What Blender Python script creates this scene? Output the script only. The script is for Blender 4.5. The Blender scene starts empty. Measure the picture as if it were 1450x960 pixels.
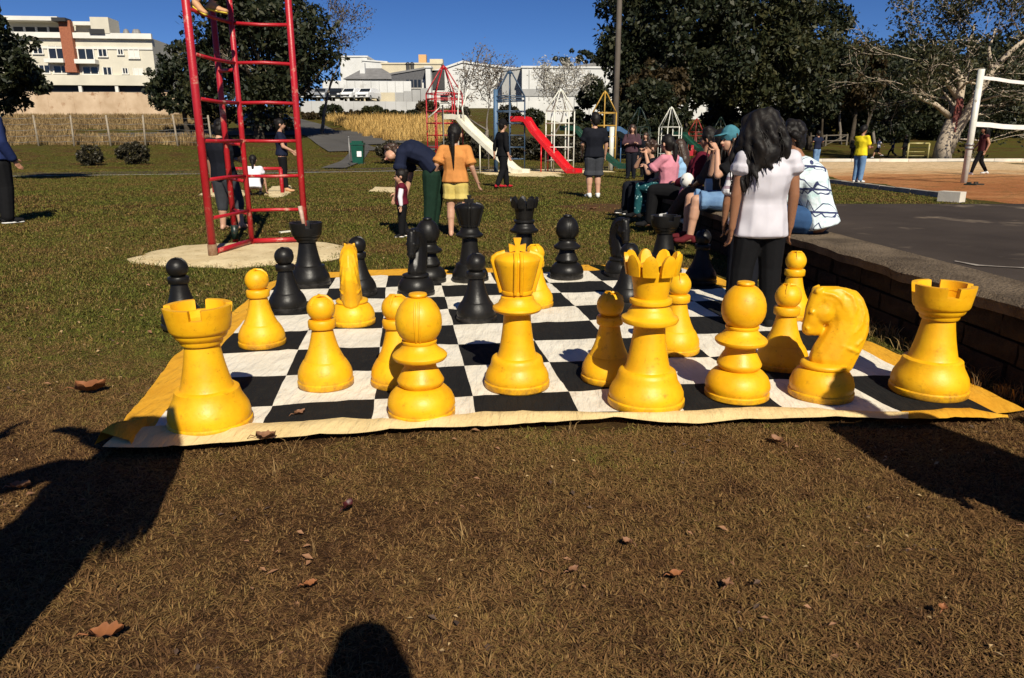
import bpy, bmesh, math, random
import numpy as np
from mathutils import Vector, Matrix, noise
from math import sin, cos, tan, pi, radians, hypot, atan2, sqrt, exp
scn = bpy.context.scene
# ---------------------------------------------------------------- camera
FPX, PIT, CH = 1029.0, 0.26485, 1.15
cam = bpy.data.cameras.new("camera"); co = bpy.data.objects.new("camera", cam)
scn.collection.objects.link(co); scn.camera = co
co.location = (0, 0, CH); co.rotation_euler = (pi/2 - PIT, 0, 0)
cam.sensor_width = 36; cam.lens = 36*FPX/1450; cam.clip_start = .02; cam.clip_end = 6000
# ---------------------------------------------------------------- light
SUN_EL = radians(40); SAZ = radians(-15.6)          # shadows run towards this azimuth (left of +Y)
sdir = Vector((sin(SAZ)*cos(SUN_EL), cos(SAZ)*cos(SUN_EL), -sin(SUN_EL)))
sl = bpy.data.lights.new("sun", 'SUN'); sl.energy = 5.0; sl.angle = radians(.5); sl.color = (1, .92, .77)
so = bpy.data.objects.new("sun", sl); scn.collection.objects.link(so)
so.rotation_euler = sdir.to_track_quat('-Z', 'Y').to_euler(); so.location = (3, -10, 12)
wld = bpy.data.worlds.new("World"); scn.world = wld; wld.use_nodes = True
nt = wld.node_tree; nt.nodes.clear()
sky = nt.nodes.new('ShaderNodeTexSky'); sky.sky_type = 'NISHITA'; sky.sun_disc = False
sky.sun_elevation = SUN_EL
sky.sun_rotation = atan2(-sdir.x, -sdir.y)
sky.air_density = .55; sky.dust_density = .05; sky.ozone_density = 5.0; sky.altitude = 900
hs = nt.nodes.new('ShaderNodeHueSaturation'); hs.inputs['Saturation'].default_value = 1.16; hs.inputs['Hue'].default_value = .508
bg = nt.nodes.new('ShaderNodeBackground'); bg.inputs['Strength'].default_value = .066
wo = nt.nodes.new('ShaderNodeOutputWorld')
nt.links.new(sky.outputs[0], hs.inputs['Color']); nt.links.new(hs.outputs[0], bg.inputs[0]); nt.links.new(bg.outputs[0], wo.inputs[0])
scn.view_settings.view_transform = 'Standard'; scn.view_settings.look = 'None'
scn.view_settings.exposure = .30; scn.view_settings.gamma = 1.0

# ---------------------------------------------------------------- measuring helpers (photo pixel -> place)
cpt, spt = cos(PIT), sin(PIT)
def G(px, py, z=0.):
    v = 480-py; fw = FPX*cpt+v*spt; up = -FPX*spt+v*cpt; t = (z-CH)/up
    return Vector(((px-725)*t, fw*t, z))
def D(px, py, Y):
    v = 480-py; fw = FPX*cpt+v*spt; up = -FPX*spt+v*cpt; t = Y/fw
    return Vector(((px-725)*t, Y, CH+up*t))
def smooth(a, b, x):
    t = min(1, max(0, (x-a)/(b-a))); return t*t*(3-2*t)
TT = [(-1e4,0),(33,0),(40,.2),(51,.9),(65,2.05),(80,3.6),(100,5.2),(130,7),(200,9),(1000,12),(1e5,12)]
def T(x, y):
    y = y-22*smooth(-4, 12, x)
    for (a,za),(b,zb) in zip(TT, TT[1:]):
        if y <= b: return za+(zb-za)*(y-a)/(b-a)
    return 12
# ---------------------------------------------------------------- objects helpers
col = scn.collection
def link(o): col.objects.link(o); return o
def tag(o, label=None, cat=None, group=None, kind=None):
    if label: o['label'] = label
    if cat: o['category'] = cat
    if group: o['group'] = group
    if kind: o['kind'] = kind
    return o
def thing(name, label, cat, loc=(0,0,0), rz=0., group=None):
    o = link(bpy.data.objects.new(name, None)); o.location = loc; o.rotation_euler = (0,0,rz); o.empty_display_size = .1
    return tag(o, label, cat, group)
def copy_tree(o, parent=None):
    c = o.copy(); link(c); c.parent = parent
    for ch in list(o.children): copy_tree(ch, c)
    return c
class MB:
    def __init__(s): s.v=[]; s.f=[]; s.m=[]
    def add(s, vs, fs, m=0):
        b=len(s.v); s.v += [tuple(p) for p in vs]; s.f += [tuple(i+b for i in f) for f in fs]; s.m += [m]*len(fs); return s
    def box(s, c, d, rz=0., m=0, mat=None):
        x,y,z = d[0]/2,d[1]/2,d[2]/2
        vs=[Vector((i*x,j*y,k*z)) for i in(-1,1) for j in(-1,1) for k in(-1,1)]
        R = mat if mat else Matrix.Rotation(rz,3,'Z'); c=Vector(c)
        return s.add([R@p+c for p in vs], [(0,1,3,2),(4,6,7,5),(0,4,5,1),(2,3,7,6),(0,2,6,4),(1,5,7,3)], m)
    def tube(s, pts, rad, n=8, m=0, cap=True):
        pts=[Vector(p) for p in pts]
        if not hasattr(rad,'__len__'): rad=[rad]*len(pts)
        vs=[]; ref=None
        for i,p in enumerate(pts):
            t=(pts[min(i+1,len(pts)-1)]-pts[max(i-1,0)])
            t = t.normalized() if t.length>1e-9 else Vector((0,0,1))
            if ref is None: ref = Vector((1,0,0)) if abs(t.x)<.8 else Vector((0,1,0))
            a=(ref-t*ref.dot(t))
            a = a.normalized() if a.length>1e-6 else t.orthogonal().normalized()
            ref=a; b=t.cross(a)
            for k in range(n):
                th=2*pi*k/n; vs.append(p+(a*cos(th)+b*sin(th))*rad[i])
        fs=[]
        for i in range(len(pts)-1):
            for k in range(n):
                k2=(k+1)%n; fs.append((i*n+k,i*n+k2,(i+1)*n+k2,(i+1)*n+k))
        if cap: fs.append(tuple(range(n))[::-1]); fs.append(tuple((len(pts)-1)*n+k for k in range(n)))
        return s.add(vs,fs,m)
    def lathe(s, prof, n=40, m=0, c=(0,0,0), closed=True):
        vs=[]; fs=[]
        for r,z in prof:
            for k in range(n):
                a=2*pi*k/n; vs.append((c[0]+r*cos(a),c[1]+r*sin(a),c[2]+z))
        for i in range(len(prof)-1):
            for k in range(n):
                k2=(k+1)%n; fs.append((i*n+k,i*n+k2,(i+1)*n+k2,(i+1)*n+k))
        if closed:
            fs.append(tuple(range(n))[::-1]); fs.append(tuple((len(prof)-1)*n+k for k in range(n)))
        return s.add(vs,fs,m)
    def arcs(s, rows, n=6, m=0):          # rows: (angle, half angle, r in, r out, z)
        vs=[]; fs=[]; w=n+1
        for a,h,ri,ro,z in rows:
            for r in (ri,ro):
                for k in range(w):
                    t=a-h+2*h*k/n; vs.append((r*cos(t),r*sin(t),z))
        R=2*w
        for i in range(len(rows)-1):
            o=i*R; q=o+R
            for k in range(n):
                fs.append((o+w+k,o+w+k+1,q+w+k+1,q+w+k)); fs.append((o+k+1,o+k,q+k,q+k+1))
            fs.append((o,o+w,q+w,q)); fs.append((o+w+n,o+n,q+n,q+w+n))
        for k in range(n):
            fs.append((k,k+1,w+k+1,w+k)); q=(len(rows)-1)*R; fs.append((q+k+1,q+k,q+w+k,q+w+k+1))
        return s.add(vs,fs,m)
    def sphere(s, c, r, u=12, v=8, m=0, sc=(1,1,1)):
        vs=[(c[0],c[1],c[2]+r*sc[2])]; fs=[]
        for i in range(1,v):
            for k in range(u):
                vs.append((c[0]+r*sc[0]*sin(pi*i/v)*cos(2*pi*k/u),c[1]+r*sc[1]*sin(pi*i/v)*sin(2*pi*k/u),c[2]+r*sc[2]*cos(pi*i/v)))
        vs.append((c[0],c[1],c[2]-r*sc[2])); L=len(vs)-1
        for k in range(u):
            k2=(k+1)%u; fs.append((0,1+k,1+k2)); fs.append((L,L-u+k2,L-u+k))
            for i in range(v-2): fs.append((1+i*u+k,1+(i+1)*u+k,1+(i+1)*u+k2,1+i*u+k2))
        return s.add(vs,fs,m)
    def prism(s, poly, z0, z1, m=0):      # ground polygon extruded
        n=len(poly)
        return s.add([(p[0],p[1],z0) for p in poly]+[(p[0],p[1],z1) for p in poly],
            [tuple(range(n))[::-1],tuple(range(n,2*n))]+[(i,(i+1)%n,n+(i+1)%n,n+i) for i in range(n)],m)
    def xform(s, M, start=0):
        s.v=s.v[:start]+[tuple(M@Vector(p)) for p in s.v[start:]]; return s
    def mesh(s, name, mats, smooth=False, sharp=None):
        me=bpy.data.meshes.new(name); me.from_pydata(s.v,[],s.f)
        for m in (mats if isinstance(mats,(list,tuple)) else [mats]): me.materials.append(m)
        if len(set(s.m))>1 or (s.m and s.m[0]): me.polygons.foreach_set('material_index',s.m)
        if smooth:
            me.polygons.foreach_set('use_smooth',[True]*len(s.f))
            if sharp: me.set_sharp_from_angle(angle=radians(sharp))
        me.update(); return me
    def build(s, name, mats, parent=None, smooth=False, sharp=None):
        o=link(bpy.data.objects.new(name, s.mesh(name,mats,smooth,sharp))); o.parent=parent; return o
def ob(name, me, parent=None, loc=None, rz=None):
    o=link(bpy.data.objects.new(name,me)); o.parent=parent
    if loc is not None: o.location=loc
    if rz is not None: o.rotation_euler=(0,0,rz)
    return o
# fused smooth bodies: hulls of sphere pairs, voxel-remeshed together
ICO=None
def ico():
    global ICO
    if ICO is None:
        b=bmesh.new(); bmesh.ops.create_icosphere(b,subdivisions=2,radius=1); ICO=[v.co.copy() for v in b.verts]; b.free()
    return ICO
def hull_into(bm, prim):
    p0,p1,r0,r1=prim[:4]; w=prim[4] if len(prim)>4 else None
    vs=[]
    for p,r in ((p0,r0),(p1,r1)):
        for q in ico():
            d=q*r
            if w:
                for ax,k in w: d=d+ax*(d.dot(ax))*(k-1)
            vs.append(bm.verts.new(Vector(p)+d))
        if (Vector(p0)-Vector(p1)).length<1e-6 and r0==r1: break
    r=bmesh.ops.convex_hull(bm,input=vs)
    bmesh.ops.delete(bm,geom=list({g for g in r['geom_interior']+r['geom_unused'] if isinstance(g,bmesh.types.BMVert)}),context='VERTS')
PEND=[]
def fused(name, prims, mat, parent, voxel=.012, sm=3, extra=None):
    bm=bmesh.new()
    for p in prims: hull_into(bm,p)
    me=bpy.data.meshes.new(name); bm.to_mesh(me); bm.free()
    o=link(bpy.data.objects.new(name,me)); o.parent=parent
    r=o.modifiers.new('r','REMESH'); r.mode='VOXEL'; r.voxel_size=voxel; r.use_smooth_shade=True
    if sm: s=o.modifiers.new('s','SMOOTH'); s.iterations=sm; s.factor=.5
    PEND.append((o,mat,extra)); return o
def flush():
    bpy.context.view_layer.update(); dg=bpy.context.evaluated_depsgraph_get(); done=[]
    for o,mat,extra in PEND:
        me=bpy.data.meshes.new_from_object(o.evaluated_get(dg)); done.append((o,me,mat,extra))
    for o,me,mat,extra in done:
        o.modifiers.clear(); old=o.data; o.data=me; bpy.data.meshes.remove(old); me.name=o.name
        me.materials.clear()
        mats=mat if isinstance(mat,list) else [mat]
        for m in mats: me.materials.append(m)
        if extra and extra.v:
            b=bmesh.new(); b.from_mesh(me)
            t=extra.mesh('t',mats,True); b.from_mesh(t); bpy.data.meshes.remove(t); b.to_mesh(me); b.free()
        me.polygons.foreach_set('use_smooth',[True]*len(me.polygons)); me.update()
    PEND.clear()
# ---------------------------------------------------------------- materials
def nodemat(name):
    m=bpy.data.materials.new(name); m.use_nodes=True; t=m.node_tree; b=t.nodes['Principled BSDF']; return m,t,b
def N(t, typ, **kw):
    n=t.nodes.new(typ)
    for k,v in kw.items(): setattr(n,k,v)
    return n
def noise_of(t, vec, scale, detail=5, rough=.6):
    n=N(t,'ShaderNodeTexNoise'); n.inputs['Scale'].default_value=scale; n.inputs['Detail'].default_value=detail; n.inputs['Roughness'].default_value=rough
    t.links.new(vec,n.inputs['Vector']); return n
def ramp(t, fac, stops):
    r=N(t,'ShaderNodeValToRGB'); e=r.color_ramp.elements
    while len(e)<len(stops): e.new(.5)
    for i,(p,c) in enumerate(stops): e[i].position=p; e[i].color=(*c,1) if len(c)==3 else c
    t.links.new(fac,r.inputs['Fac']); return r
def mixc(t, fac, a, b, mode='MIX'):
    n=N(t,'ShaderNodeMix',data_type='RGBA',blend_type=mode)
    for i,x in ((0,fac),(6,a),(7,b)):
        if hasattr(x,'links') or isinstance(x,bpy.types.NodeSocket): t.links.new(x,n.inputs[i])
        elif i==0: n.inputs[0].default_value=x
        else: n.inputs[i].default_value=(*x,1)
    return n.outputs[2]
def M(name, c1, c2=None, scale=4., rough=.6, bump=0., bscale=40., metal=0., spec=.5, lo=.35, hi=.65, world=False, c3=None, s3=20., trans=None, bdist=.01):
    m,t,b=nodemat(name); b.inputs['Roughness'].default_value=rough; b.inputs['Metallic'].default_value=metal; b.inputs['Specular IOR Level'].default_value=spec
    if world: vec=N(t,'ShaderNodeNewGeometry').outputs['Position']
    else: vec=N(t,'ShaderNodeTexCoord').outputs['Object']
    if c2:
        c=ramp(t,noise_of(t,vec,scale).outputs['Fac'],[(lo,c1),(hi,c2)]).outputs[0]
        if c3:
            f=ramp(t,noise_of(t,vec,s3,4,.7).outputs['Fac'],[(.58,(0,0,0)),(.72,(1,1,1))]).outputs[0]
            c=mixc(t,f,c,c3)
        t.links.new(c,b.inputs['Base Color'])
    else: b.inputs['Base Color'].default_value=(*c1,1)
    if bump:
        bn=N(t,'ShaderNodeBump'); bn.inputs['Strength'].default_value=bump; bn.inputs['Distance'].default_value=bdist
        t.links.new(noise_of(t,vec,bscale,4).outputs['Fac'],bn.inputs['Height']); t.links.new(bn.outputs[0],b.inputs['Normal'])
    return m
def leafmat(name, stops, rough=.5, trans=.25):
    """foliage: colour differs from leaf clump to leaf clump, light passes through the blades"""
    m,t,b=nodemat(name); pos=N(t,'ShaderNodeNewGeometry').outputs['Position']
    wn=noise_of(t,pos,.55,4,.75); w2=N(t,'ShaderNodeTexWhiteNoise');  # clump-sized noise paints brighter, sunlit-looking clusters into the leaf colour
    oi=N(t,'ShaderNodeNewGeometry').outputs['Random Per Island']
    ad=N(t,'ShaderNodeMath',operation='MULTIPLY_ADD'); t.links.new(oi,ad.inputs[0]); ad.inputs[1].default_value=.5
    mm=N(t,'ShaderNodeMath',operation='MULTIPLY'); t.links.new(wn.outputs['Fac'],mm.inputs[0]); mm.inputs[1].default_value=.55
    t.links.new(mm.outputs[0],ad.inputs[2])
    c=ramp(t,ad.outputs[0],stops).outputs[0]; t.links.new(c,b.inputs['Base Color']); b.inputs['Roughness'].default_value=rough
    b.inputs['Specular IOR Level'].default_value=.3
    tr=N(t,'ShaderNodeBsdfTranslucent'); t.links.new(c,tr.inputs[0])
    mx=N(t,'ShaderNodeMixShader'); mx.inputs[0].default_value=trans
    o=t.nodes['Material Output']; t.links.new(b.outputs[0],mx.inputs[1]); t.links.new(tr.outputs[0],mx.inputs[2]); t.links.new(mx.outputs[0],o.inputs[0])
    return m
# ================================================================ SETTING
def ground_mat():
    m,t,b=nodemat('ground_turf'); pos=N(t,'ShaderNodeNewGeometry').outputs['Position']
    big=noise_of(t,pos,.55,5,.65); med=noise_of(t,pos,6,5,.7); fine=noise_of(t,pos,90,4,.7)
    sx=N(t,'ShaderNodeSeparateXYZ'); t.links.new(pos,sx.inputs[0])
    mr=N(t,'ShaderNodeMapRange'); mr.inputs[1].default_value=2.2; mr.inputs[2].default_value=4.4; mr.inputs[3].default_value=-.16; mr.inputs[4].default_value=.10
    t.links.new(sx.outputs[1],mr.inputs[0])
    ad=N(t,'ShaderNodeMath',operation='ADD'); t.links.new(big.outputs['Fac'],ad.inputs[0]); t.links.new(mr.outputs[0],ad.inputs[1])
    c=ramp(t,ad.outputs[0],[(.30,(.062,.032,.014)),(.48,(.085,.052,.017)),(.62,(.088,.080,.015)),(.8,(.072,.082,.012))]).outputs[0]
    f=ramp(t,med.outputs['Fac'],[(.3,(.45,.43,.40)),(.7,(1.25,1.2,1.1))]).outputs[0]; c=mixc(t,1.,c,f,'MULTIPLY')
    f=ramp(t,fine.outputs['Fac'],[(.3,(.5,.5,.5)),(.7,(1.35,1.3,1.25))]).outputs[0]; c=mixc(t,.8,c,f,'MULTIPLY')
    t.links.new(c,b.inputs['Base Color']); b.inputs['Roughness'].default_value=.9; b.inputs['Specular IOR Level'].default_value=.1
    bn=N(t,'ShaderNodeBump'); bn.inputs['Strength'].default_value=.9; bn.inputs['Distance'].default_value=.02
    t.links.new(fine.outputs['Fac'],bn.inputs['Height']); t.links.new(bn.outputs[0],b.inputs['Normal']); return m
def axis(lo,hi,st,far,grow=1.35):
    a=list(np.arange(lo,hi+1e-6,st)); s=st; x=a[-1]
    while x<far: s*=grow; x+=s; a.append(x)
    s=st; x=a[0]; pre=[]
    while x>-far: s*=grow; x-=s; pre.append(x)
    return pre[::-1]+a
def grid_sheet(name, xs, ys, zf, mat, keep=None, smooth=True):
    mb=MB(); idx={}
    for j,y in enumerate(ys):
        for i,x in enumerate(xs): mb.v.append((x,y,zf(x,y)))
    n=len(xs)
    for j in range(len(ys)-1):
        for i in range(n-1):
            if keep is None or keep((xs[i]+xs[i+1])/2,(ys[j]+ys[j+1])/2): mb.f.append((j*n+i,j*n+i+1,(j+1)*n+i+1,(j+1)*n+i)); mb.m.append(0)
    return mb.build(name,mat,None,smooth)
def zground(x,y):
    return T(x,y)-.012+.010*noise.noise((x*.5,y*.5,3)) if y<33 else T(x,y)+.06*noise.noise((x*.2,y*.2,1))-.01
MG=ground_mat()
tag(grid_sheet('grass_ground',axis(-45,60,1.5,2500),axis(-12,130,1.5,3000),zground,MG),kind='structure')
def inpoly(p,x,y):
    c=False; j=len(p)-1
    for i in range(len(p)):
        if (p[i][1]>y)!=(p[j][1]>y) and x<(p[j][0]-p[i][0])*(y-p[i][1])/(p[j][1]-p[i][1])+p[i][0]: c=not c
        j=i
    return c
def patch(name, pts, z, mat, n=5, amp=.22, zf=None):
    """irregular ground patch: a ragged outline triangulated as rings around its centre"""
    cx=sum(p[0] for p in pts)/len(pts); cy=sum(p[1] for p in pts)/len(pts); out=[]
    L=len(pts)
    for i in range(L):
        a=Vector(pts[i][:2]); b=Vector(pts[(i+1)%L][:2]); k=max(2,int((b-a).length/.12)) if (b-a).length<12 else 30
        k=min(k,40)
        for q in range(k):
            p=a.lerp(b,q/k); d=(p-Vector((cx,cy))); s=1+amp*noise.noise((p.x*1.7,p.y*1.7,9))+amp*.6*noise.noise((p.x*6,p.y*6,4)); out.append(Vector((cx,cy))+d*s)
    mb=MB(); R=len(out); rings=[1,.85,.6,.3]
    for r in rings:
        for p in out:
            x=cx+(p.x-cx)*r; y=cy+(p.y-cy)*r; mb.v.append((x,y,(T(x,y) if zf is None else zf(x,y))+z+(.018*(1-r)**.5 if r<1 else -.034)+.008*noise.noise((x*3,y*3,0))*(r<1)))
    mb.v.append((cx,cy,T(cx,cy)+z+.02))
    for q in range(len(rings)-1):
        for i in range(R): mb.f.append((q*R+i,q*R+(i+1)%R,(q+1)*R+(i+1)%R,(q+1)*R+i))
    for i in range(R): mb.f.append(((len(rings)-1)*R+i,(len(rings)-1)*R+(i+1)%R,len(mb.v)-1))
    mb.m=[0]*len(mb.f)
    return tag(mb.build(name,mat,None,True),kind='structure'), out
SAND=M('pale_sand',(.60,.47,.26),(.76,.63,.38),scale=3,rough=.95,bump=.9,bscale=60,spec=.1,c3=(.36,.26,.12),s3=14,world=True,bdist=.02)
ORS=M('orange_soil',(.40,.15,.055),(.50,.22,.085),scale=1.1,rough=.95,bump=.8,bscale=25,spec=.1,c3=(.16,.11,.03),s3=2.5,world=True,bdist=.03)
PSAND=M('court_sand',(.62,.42,.22),(.72,.52,.30),scale=1.5,rough=.95,bump=.8,bscale=20,spec=.1,c3=(.32,.16,.06),s3=4,world=True,bdist=.03)
ASPH=M('park_asphalt',(.036,.027,.021),(.060,.046,.036),scale=.7,rough=.9,bump=.5,bscale=160,spec=.15,c3=(.22,.17,.12),s3=1.1,world=True,bdist=.006)
ROADM=M('far_asphalt',(.075,.070,.064),(.10,.095,.088),scale=.3,rough=.9,spec=.15,world=True)
WPAINT=M('worn_white_paint',(.6,.58,.53),(.42,.40,.36),scale=6,rough=.8)
SPOLY=[]
def ell(cx,cy,rx,ry,n=20): return [(cx+rx*cos(2*pi*i/n),cy+ry*sin(2*pi*i/n)) for i in range(n)]
for nm,pts,z in (('sand_patch',ell(-2.82,7.75,1.2,.98,9),.012),
        ('sand_patch',[G(278,276),G(330,281),G(352,276),G(345,268),G(300,266)],.012),
        ('sand_patch',[G(372,276),G(392,280),G(414,272),G(412,262),G(385,264)],.012),
        ('sand_patch',[G(660,244),G(735,250),G(800,250),G(775,244),G(700,240)],.014),
        ('sand_patch',[G(735,244),G(790,246),G(872,243),G(850,239),G(770,239)],.016),
        ('sand_patch',[G(524,270),G(560,273),G(560,266),G(530,265)],.014)):
    o,out=patch(nm,pts,z,SAND); SPOLY.append(out)
# bare reddish soil where people walk in front of the sitting group
DIRT=M('bare_soil',(.085,.035,.016),(.075,.050,.018),scale=5,rough=.95,bump=.6,bscale=50,spec=.1,world=True)
o,out=patch('soil_patch',[G(770,292),G(840,300),G(925,306),G(930,292),G(860,288)],.006,DIRT,amp=.25)
# running path with its pale edge line
def strip(name,pts,w,mat,z=.008,off=0.,sub=12,kind='structure'):
    P=[Vector(p[:2]) for p in pts]; mb=MB(); Q=[]
    for a,b in zip(P,P[1:]):
        for q in range(sub): Q.append(a.lerp(b,q/sub))
    Q.append(P[-1])
    for i,p in enumerate(Q):
        d=(Q[min(i+1,len(Q)-1)]-Q[max(i-1,0)]).normalized(); n=Vector((-d.y,d.x))
        for s in (-1,-.33,.33,1):
            q=p+n*(off+s*w/2); mb.v.append((q.x,q.y,T(q.x,q.y)+z))
    for i in range(len(Q)-1):
        for k in range(3): mb.f.append((i*4+k,(i+1)*4+k,(i+1)*4+k+1,i*4+k+1))
    mb.m=[0]*len(mb.f); o=mb.build(name,mat,None,True)
    return tag(o,kind=kind) if kind else o
path_pts=[(-40,22.9),(-22,24.1),(-9,28.3),(-2,31.5),(6,33),(16,33.5)]
strip('running_path',path_pts,3.4,ASPH,.008,off=1.9)
strip('path_edge_line',path_pts,.22,WPAINT,.014)
# asphalt road climbing behind the playground
strip('asphalt_road',[(-9.6,46),(-14,58),(-19,70),(-27,84)],3.2,ROADM,.05,sub=20)
strip('footpath',[(-7.9,33),(-8.2,38),(-9.3,46)],1.1,ROADM,.05,sub=14)
strip('asphalt_road',[(-8.6,47),(-5,48.5),(2,50)],4.0,ROADM,.055,sub=10)
strip('asphalt_road',[(-36,58),(-24,62),(-14,62.5),(-8.5,52)],5.,ROADM,.06,sub=14)
# -------- raised asphalt court with its retaining wall of stone blocks
WZ=.42
wa=Vector((2.47,1.2)); wb=Vector((2.05,11.2))        # front top edge of the wall
wd=(wb-wa).normalized(); wn=Vector((wd.y,-wd.x))     # wn points into the court
CONC=M('dusty_concrete',(.095,.070,.047),(.20,.15,.10),scale=4,rough=.95,bump=1.,bscale=55,spec=.12,c3=(.05,.038,.028),s3=16,world=True,bdist=.03)
mb=MB(); e=wa+wn*.40; f=wb+wn*.40
mb.prism([(e.x,e.y),(30,1.0),(30,9.2),(f.x+.35,9.15),(f.x+.1,f.y-.3)],.05,WZ-.012)
mb.prism([(e.x+.05,-3),(30,-3),(30,.995),(e.x+.05,1.15)],.05,WZ-.016)
tag(mb.build('asphalt_court',ASPH),kind='structure')
WL=[G(x,y,WZ) for x,y in ((1352,368),(1385,374),(1420,376),(1460,378),(1520,384))]
mb=MB()
for i,p in enumerate(WL):
    for s_ in (-1,1): mb.v.append((p.x+.01*s_*(1+(i%2)),p.y+(.008+.010*(i%2))*s_,WZ-.006))
mb.f=[(2*i,2*i+1,2*i+3,2*i+2) for i in range(4)]; mb.m=[0]*4
tag(mb.build('worn_court_line',M('chalky_line',(.34,.30,.25),(.16,.13,.10),scale=9,rough=.9,world=True)),kind='structure')
STONE=M('dark_stone',(.020,.015,.012),(.045,.033,.025),scale=6,rough=.95,bump=1,bscale=30,spec=.1,c3=(.03,.024,.02),s3=14,bdist=.02)
wall=thing('retaining_wall','low dark wall of rough stone blocks with a dusty concrete top, people sitting on it','wall',(wa.x,wa.y,0))
rng=random.Random(4)
core=MB(); Lw=(wb-wa).length
def wp(s,n,z): q=wd*s+wn*n; return (q.x,q.y,z)
core.add([wp(0,.08,-.05),wp(Lw,.08,-.05),wp(Lw,.40,-.05),wp(0,.40,-.05),wp(0,.08,WZ-.07),wp(Lw,.08,WZ-.07),wp(Lw,.40,WZ-.07),wp(0,.40,WZ-.07)],
   [(3,2,1,0),(4,5,6,7),(0,1,5,4),(2,3,7,6),(1,2,6,5),(3,0,4,7)])
core.build('core',STONE,wall)
# coping: rough front edge
cp=MB(); ns=150
for i in range(ns+1):
    s=Lw*i/ns; j=.018*noise.noise((s*5,0,0))+.012*noise.noise((s*19,3,0)); k=.012*noise.noise((s*4,7,0))
    for n_,z_ in ((.40,WZ-.10),(.40,WZ+.002),(.22,WZ+.004+k*.4),(.03+j,WZ+k*.5),(j-.012,WZ-.02+k),(j-.006,WZ-.075+k),(.09,WZ-.095)): cp.v.append(wp(s,n_,z_))
for i in range(ns):
    for k in range(6): cp.f.append((i*7+k,i*7+k+1,(i+1)*7+k+1,(i+1)*7+k))
cp.f += [tuple(range(7)),tuple(ns*7+k for k in range(7))[::-1]]; cp.m=[0]*len(cp.f)
cp.build('coping',CONC,wall,True,50)
def stone_mesh(L,h):
    b=MB(); n=4; 
    for side in (0,1):
        for i in range(n+1):
            for j in range(3):
                x=-L/2+L*i/n; z=-h/2+h*j/2; ed=(i in(0,n)) or (j!=1)
                b.v.append((x*(1-.02*side),( .10 if side==0 else -.018*(0 if ed else 1)+rng.uniform(-.006,.006)),z))
    def id(s,i,j): return s*(n+1)*3+i*3+j
    for i in range(n):
        for j in range(2): b.f.append((id(1,i,j),id(1,i+1,j),id(1,i+1,j+1),id(1,i,j+1)))
    for i in range(n): b.f+= [(id(0,i,0),id(0,i+1,0),id(1,i+1,0),id(1,i,0)),(id(1,i,2),id(1,i+1,2),id(0,i+1,2),id(0,i,2))]
    for j in range(2): b.f+= [(id(0,0,j),id(1,0,j),id(1,0,j+1),id(0,0,j+1)),(id(1,n,j),id(0,n,j),id(0,n,j+1),id(1,n,j+1))]
    b.m=[0]*len(b.f); return b.mesh('stone',STONE,True,35)
SM=[stone_mesh(L,.105) for L in (.26,.31,.36,.40)]
ang=atan2(wd.y,wd.x)
for r in range(3):
    s=-.1+.13*(r%2)
    while s<Lw-.1:
        k=rng.randrange(4); L=(.26,.31,.36,.40)[k]
        o=ob('stone',SM[k],wall); q=wd*(s+L/2)+wn*(.05+rng.uniform(-.008,.008)); o.location=(q.x,q.y,.045+r*.117); o.rotation_euler=(0,0,ang+pi if False else ang)
        # outward face must look away from the court
        o.rotation_euler=(0,0,ang+pi); s+=L+.014
# -------- sand court on the right
sp=[G(1150,252),G(1362,287),G(1475,296),(60,14),(75,44),(40,46.5),(14.5,45.5)]
mb=MB(); 
xs=list(np.arange(8,76,1.2)); ys=list(np.arange(13,47,1.))
def sc_mat():
    m,t,b=nodemat('sand_court'); pos=N(t,'ShaderNodeNewGeometry').outputs['Position']; sx=N(t,'ShaderNodeSeparateXYZ'); t.links.new(pos,sx.inputs[0])
    n1=noise_of(t,pos,.35,5,.7); n2=noise_of(t,pos,2.2,6,.75); n3=noise_of(t,pos,14,4,.7)
    mr=N(t,'ShaderNodeMapRange'); mr.inputs[1].default_value=22; mr.inputs[2].default_value=36; mr.inputs[3].default_value=-.3; mr.inputs[4].default_value=.45; t.links.new(sx.outputs[1],mr.inputs[0])
    a=N(t,'ShaderNodeMath',operation='ADD'); t.links.new(n1.outputs['Fac'],a.inputs[0]); t.links.new(mr.outputs[0],a.inputs[1])
    c=ramp(t,a.outputs[0],[(.15,(.36,.14,.05)),(.42,(.52,.25,.10)),(.56,(.62,.40,.20)),(.8,(.72,.53,.31))]).outputs[0]
    f=ramp(t,n2.outputs['Fac'],[(.50,(0,0,0)),(.66,(.8,.8,.8))]).outputs[0]; c=mixc(t,f,c,(.15,.10,.03))
    f=ramp(t,n3.outputs['Fac'],[(.3,(.65,.62,.6)),(.7,(1.15,1.15,1.15))]).outputs[0]; c=mixc(t,1.,c,f,'MULTIPLY')
    t.links.new(c,b.inputs['Base Color']); b.inputs['Roughness'].default_value=.95; b.inputs['Specular IOR Level'].default_value=.1
    bn=N(t,'ShaderNodeBump'); bn.inputs['Strength'].default_value=.9; bn.inputs['Distance'].default_value=.05; t.links.new(n3.outputs['Fac'],bn.inputs['Height']); t.links.new(bn.outputs[0],b.inputs['Normal']); return m
mb.v=[]; cxs=sum(p[0] for p in sp)/len(sp); cys=sum(p[1] for p in sp)/len(sp)
sco,_=patch('sand_court',sp,.012,sc_mat(),amp=0.0)
WCON=M('pale_concrete',(.55,.50,.42),(.66,.60,.50),scale=2,rough=.9,bump=.3,bscale=30,spec=.2)
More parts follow.
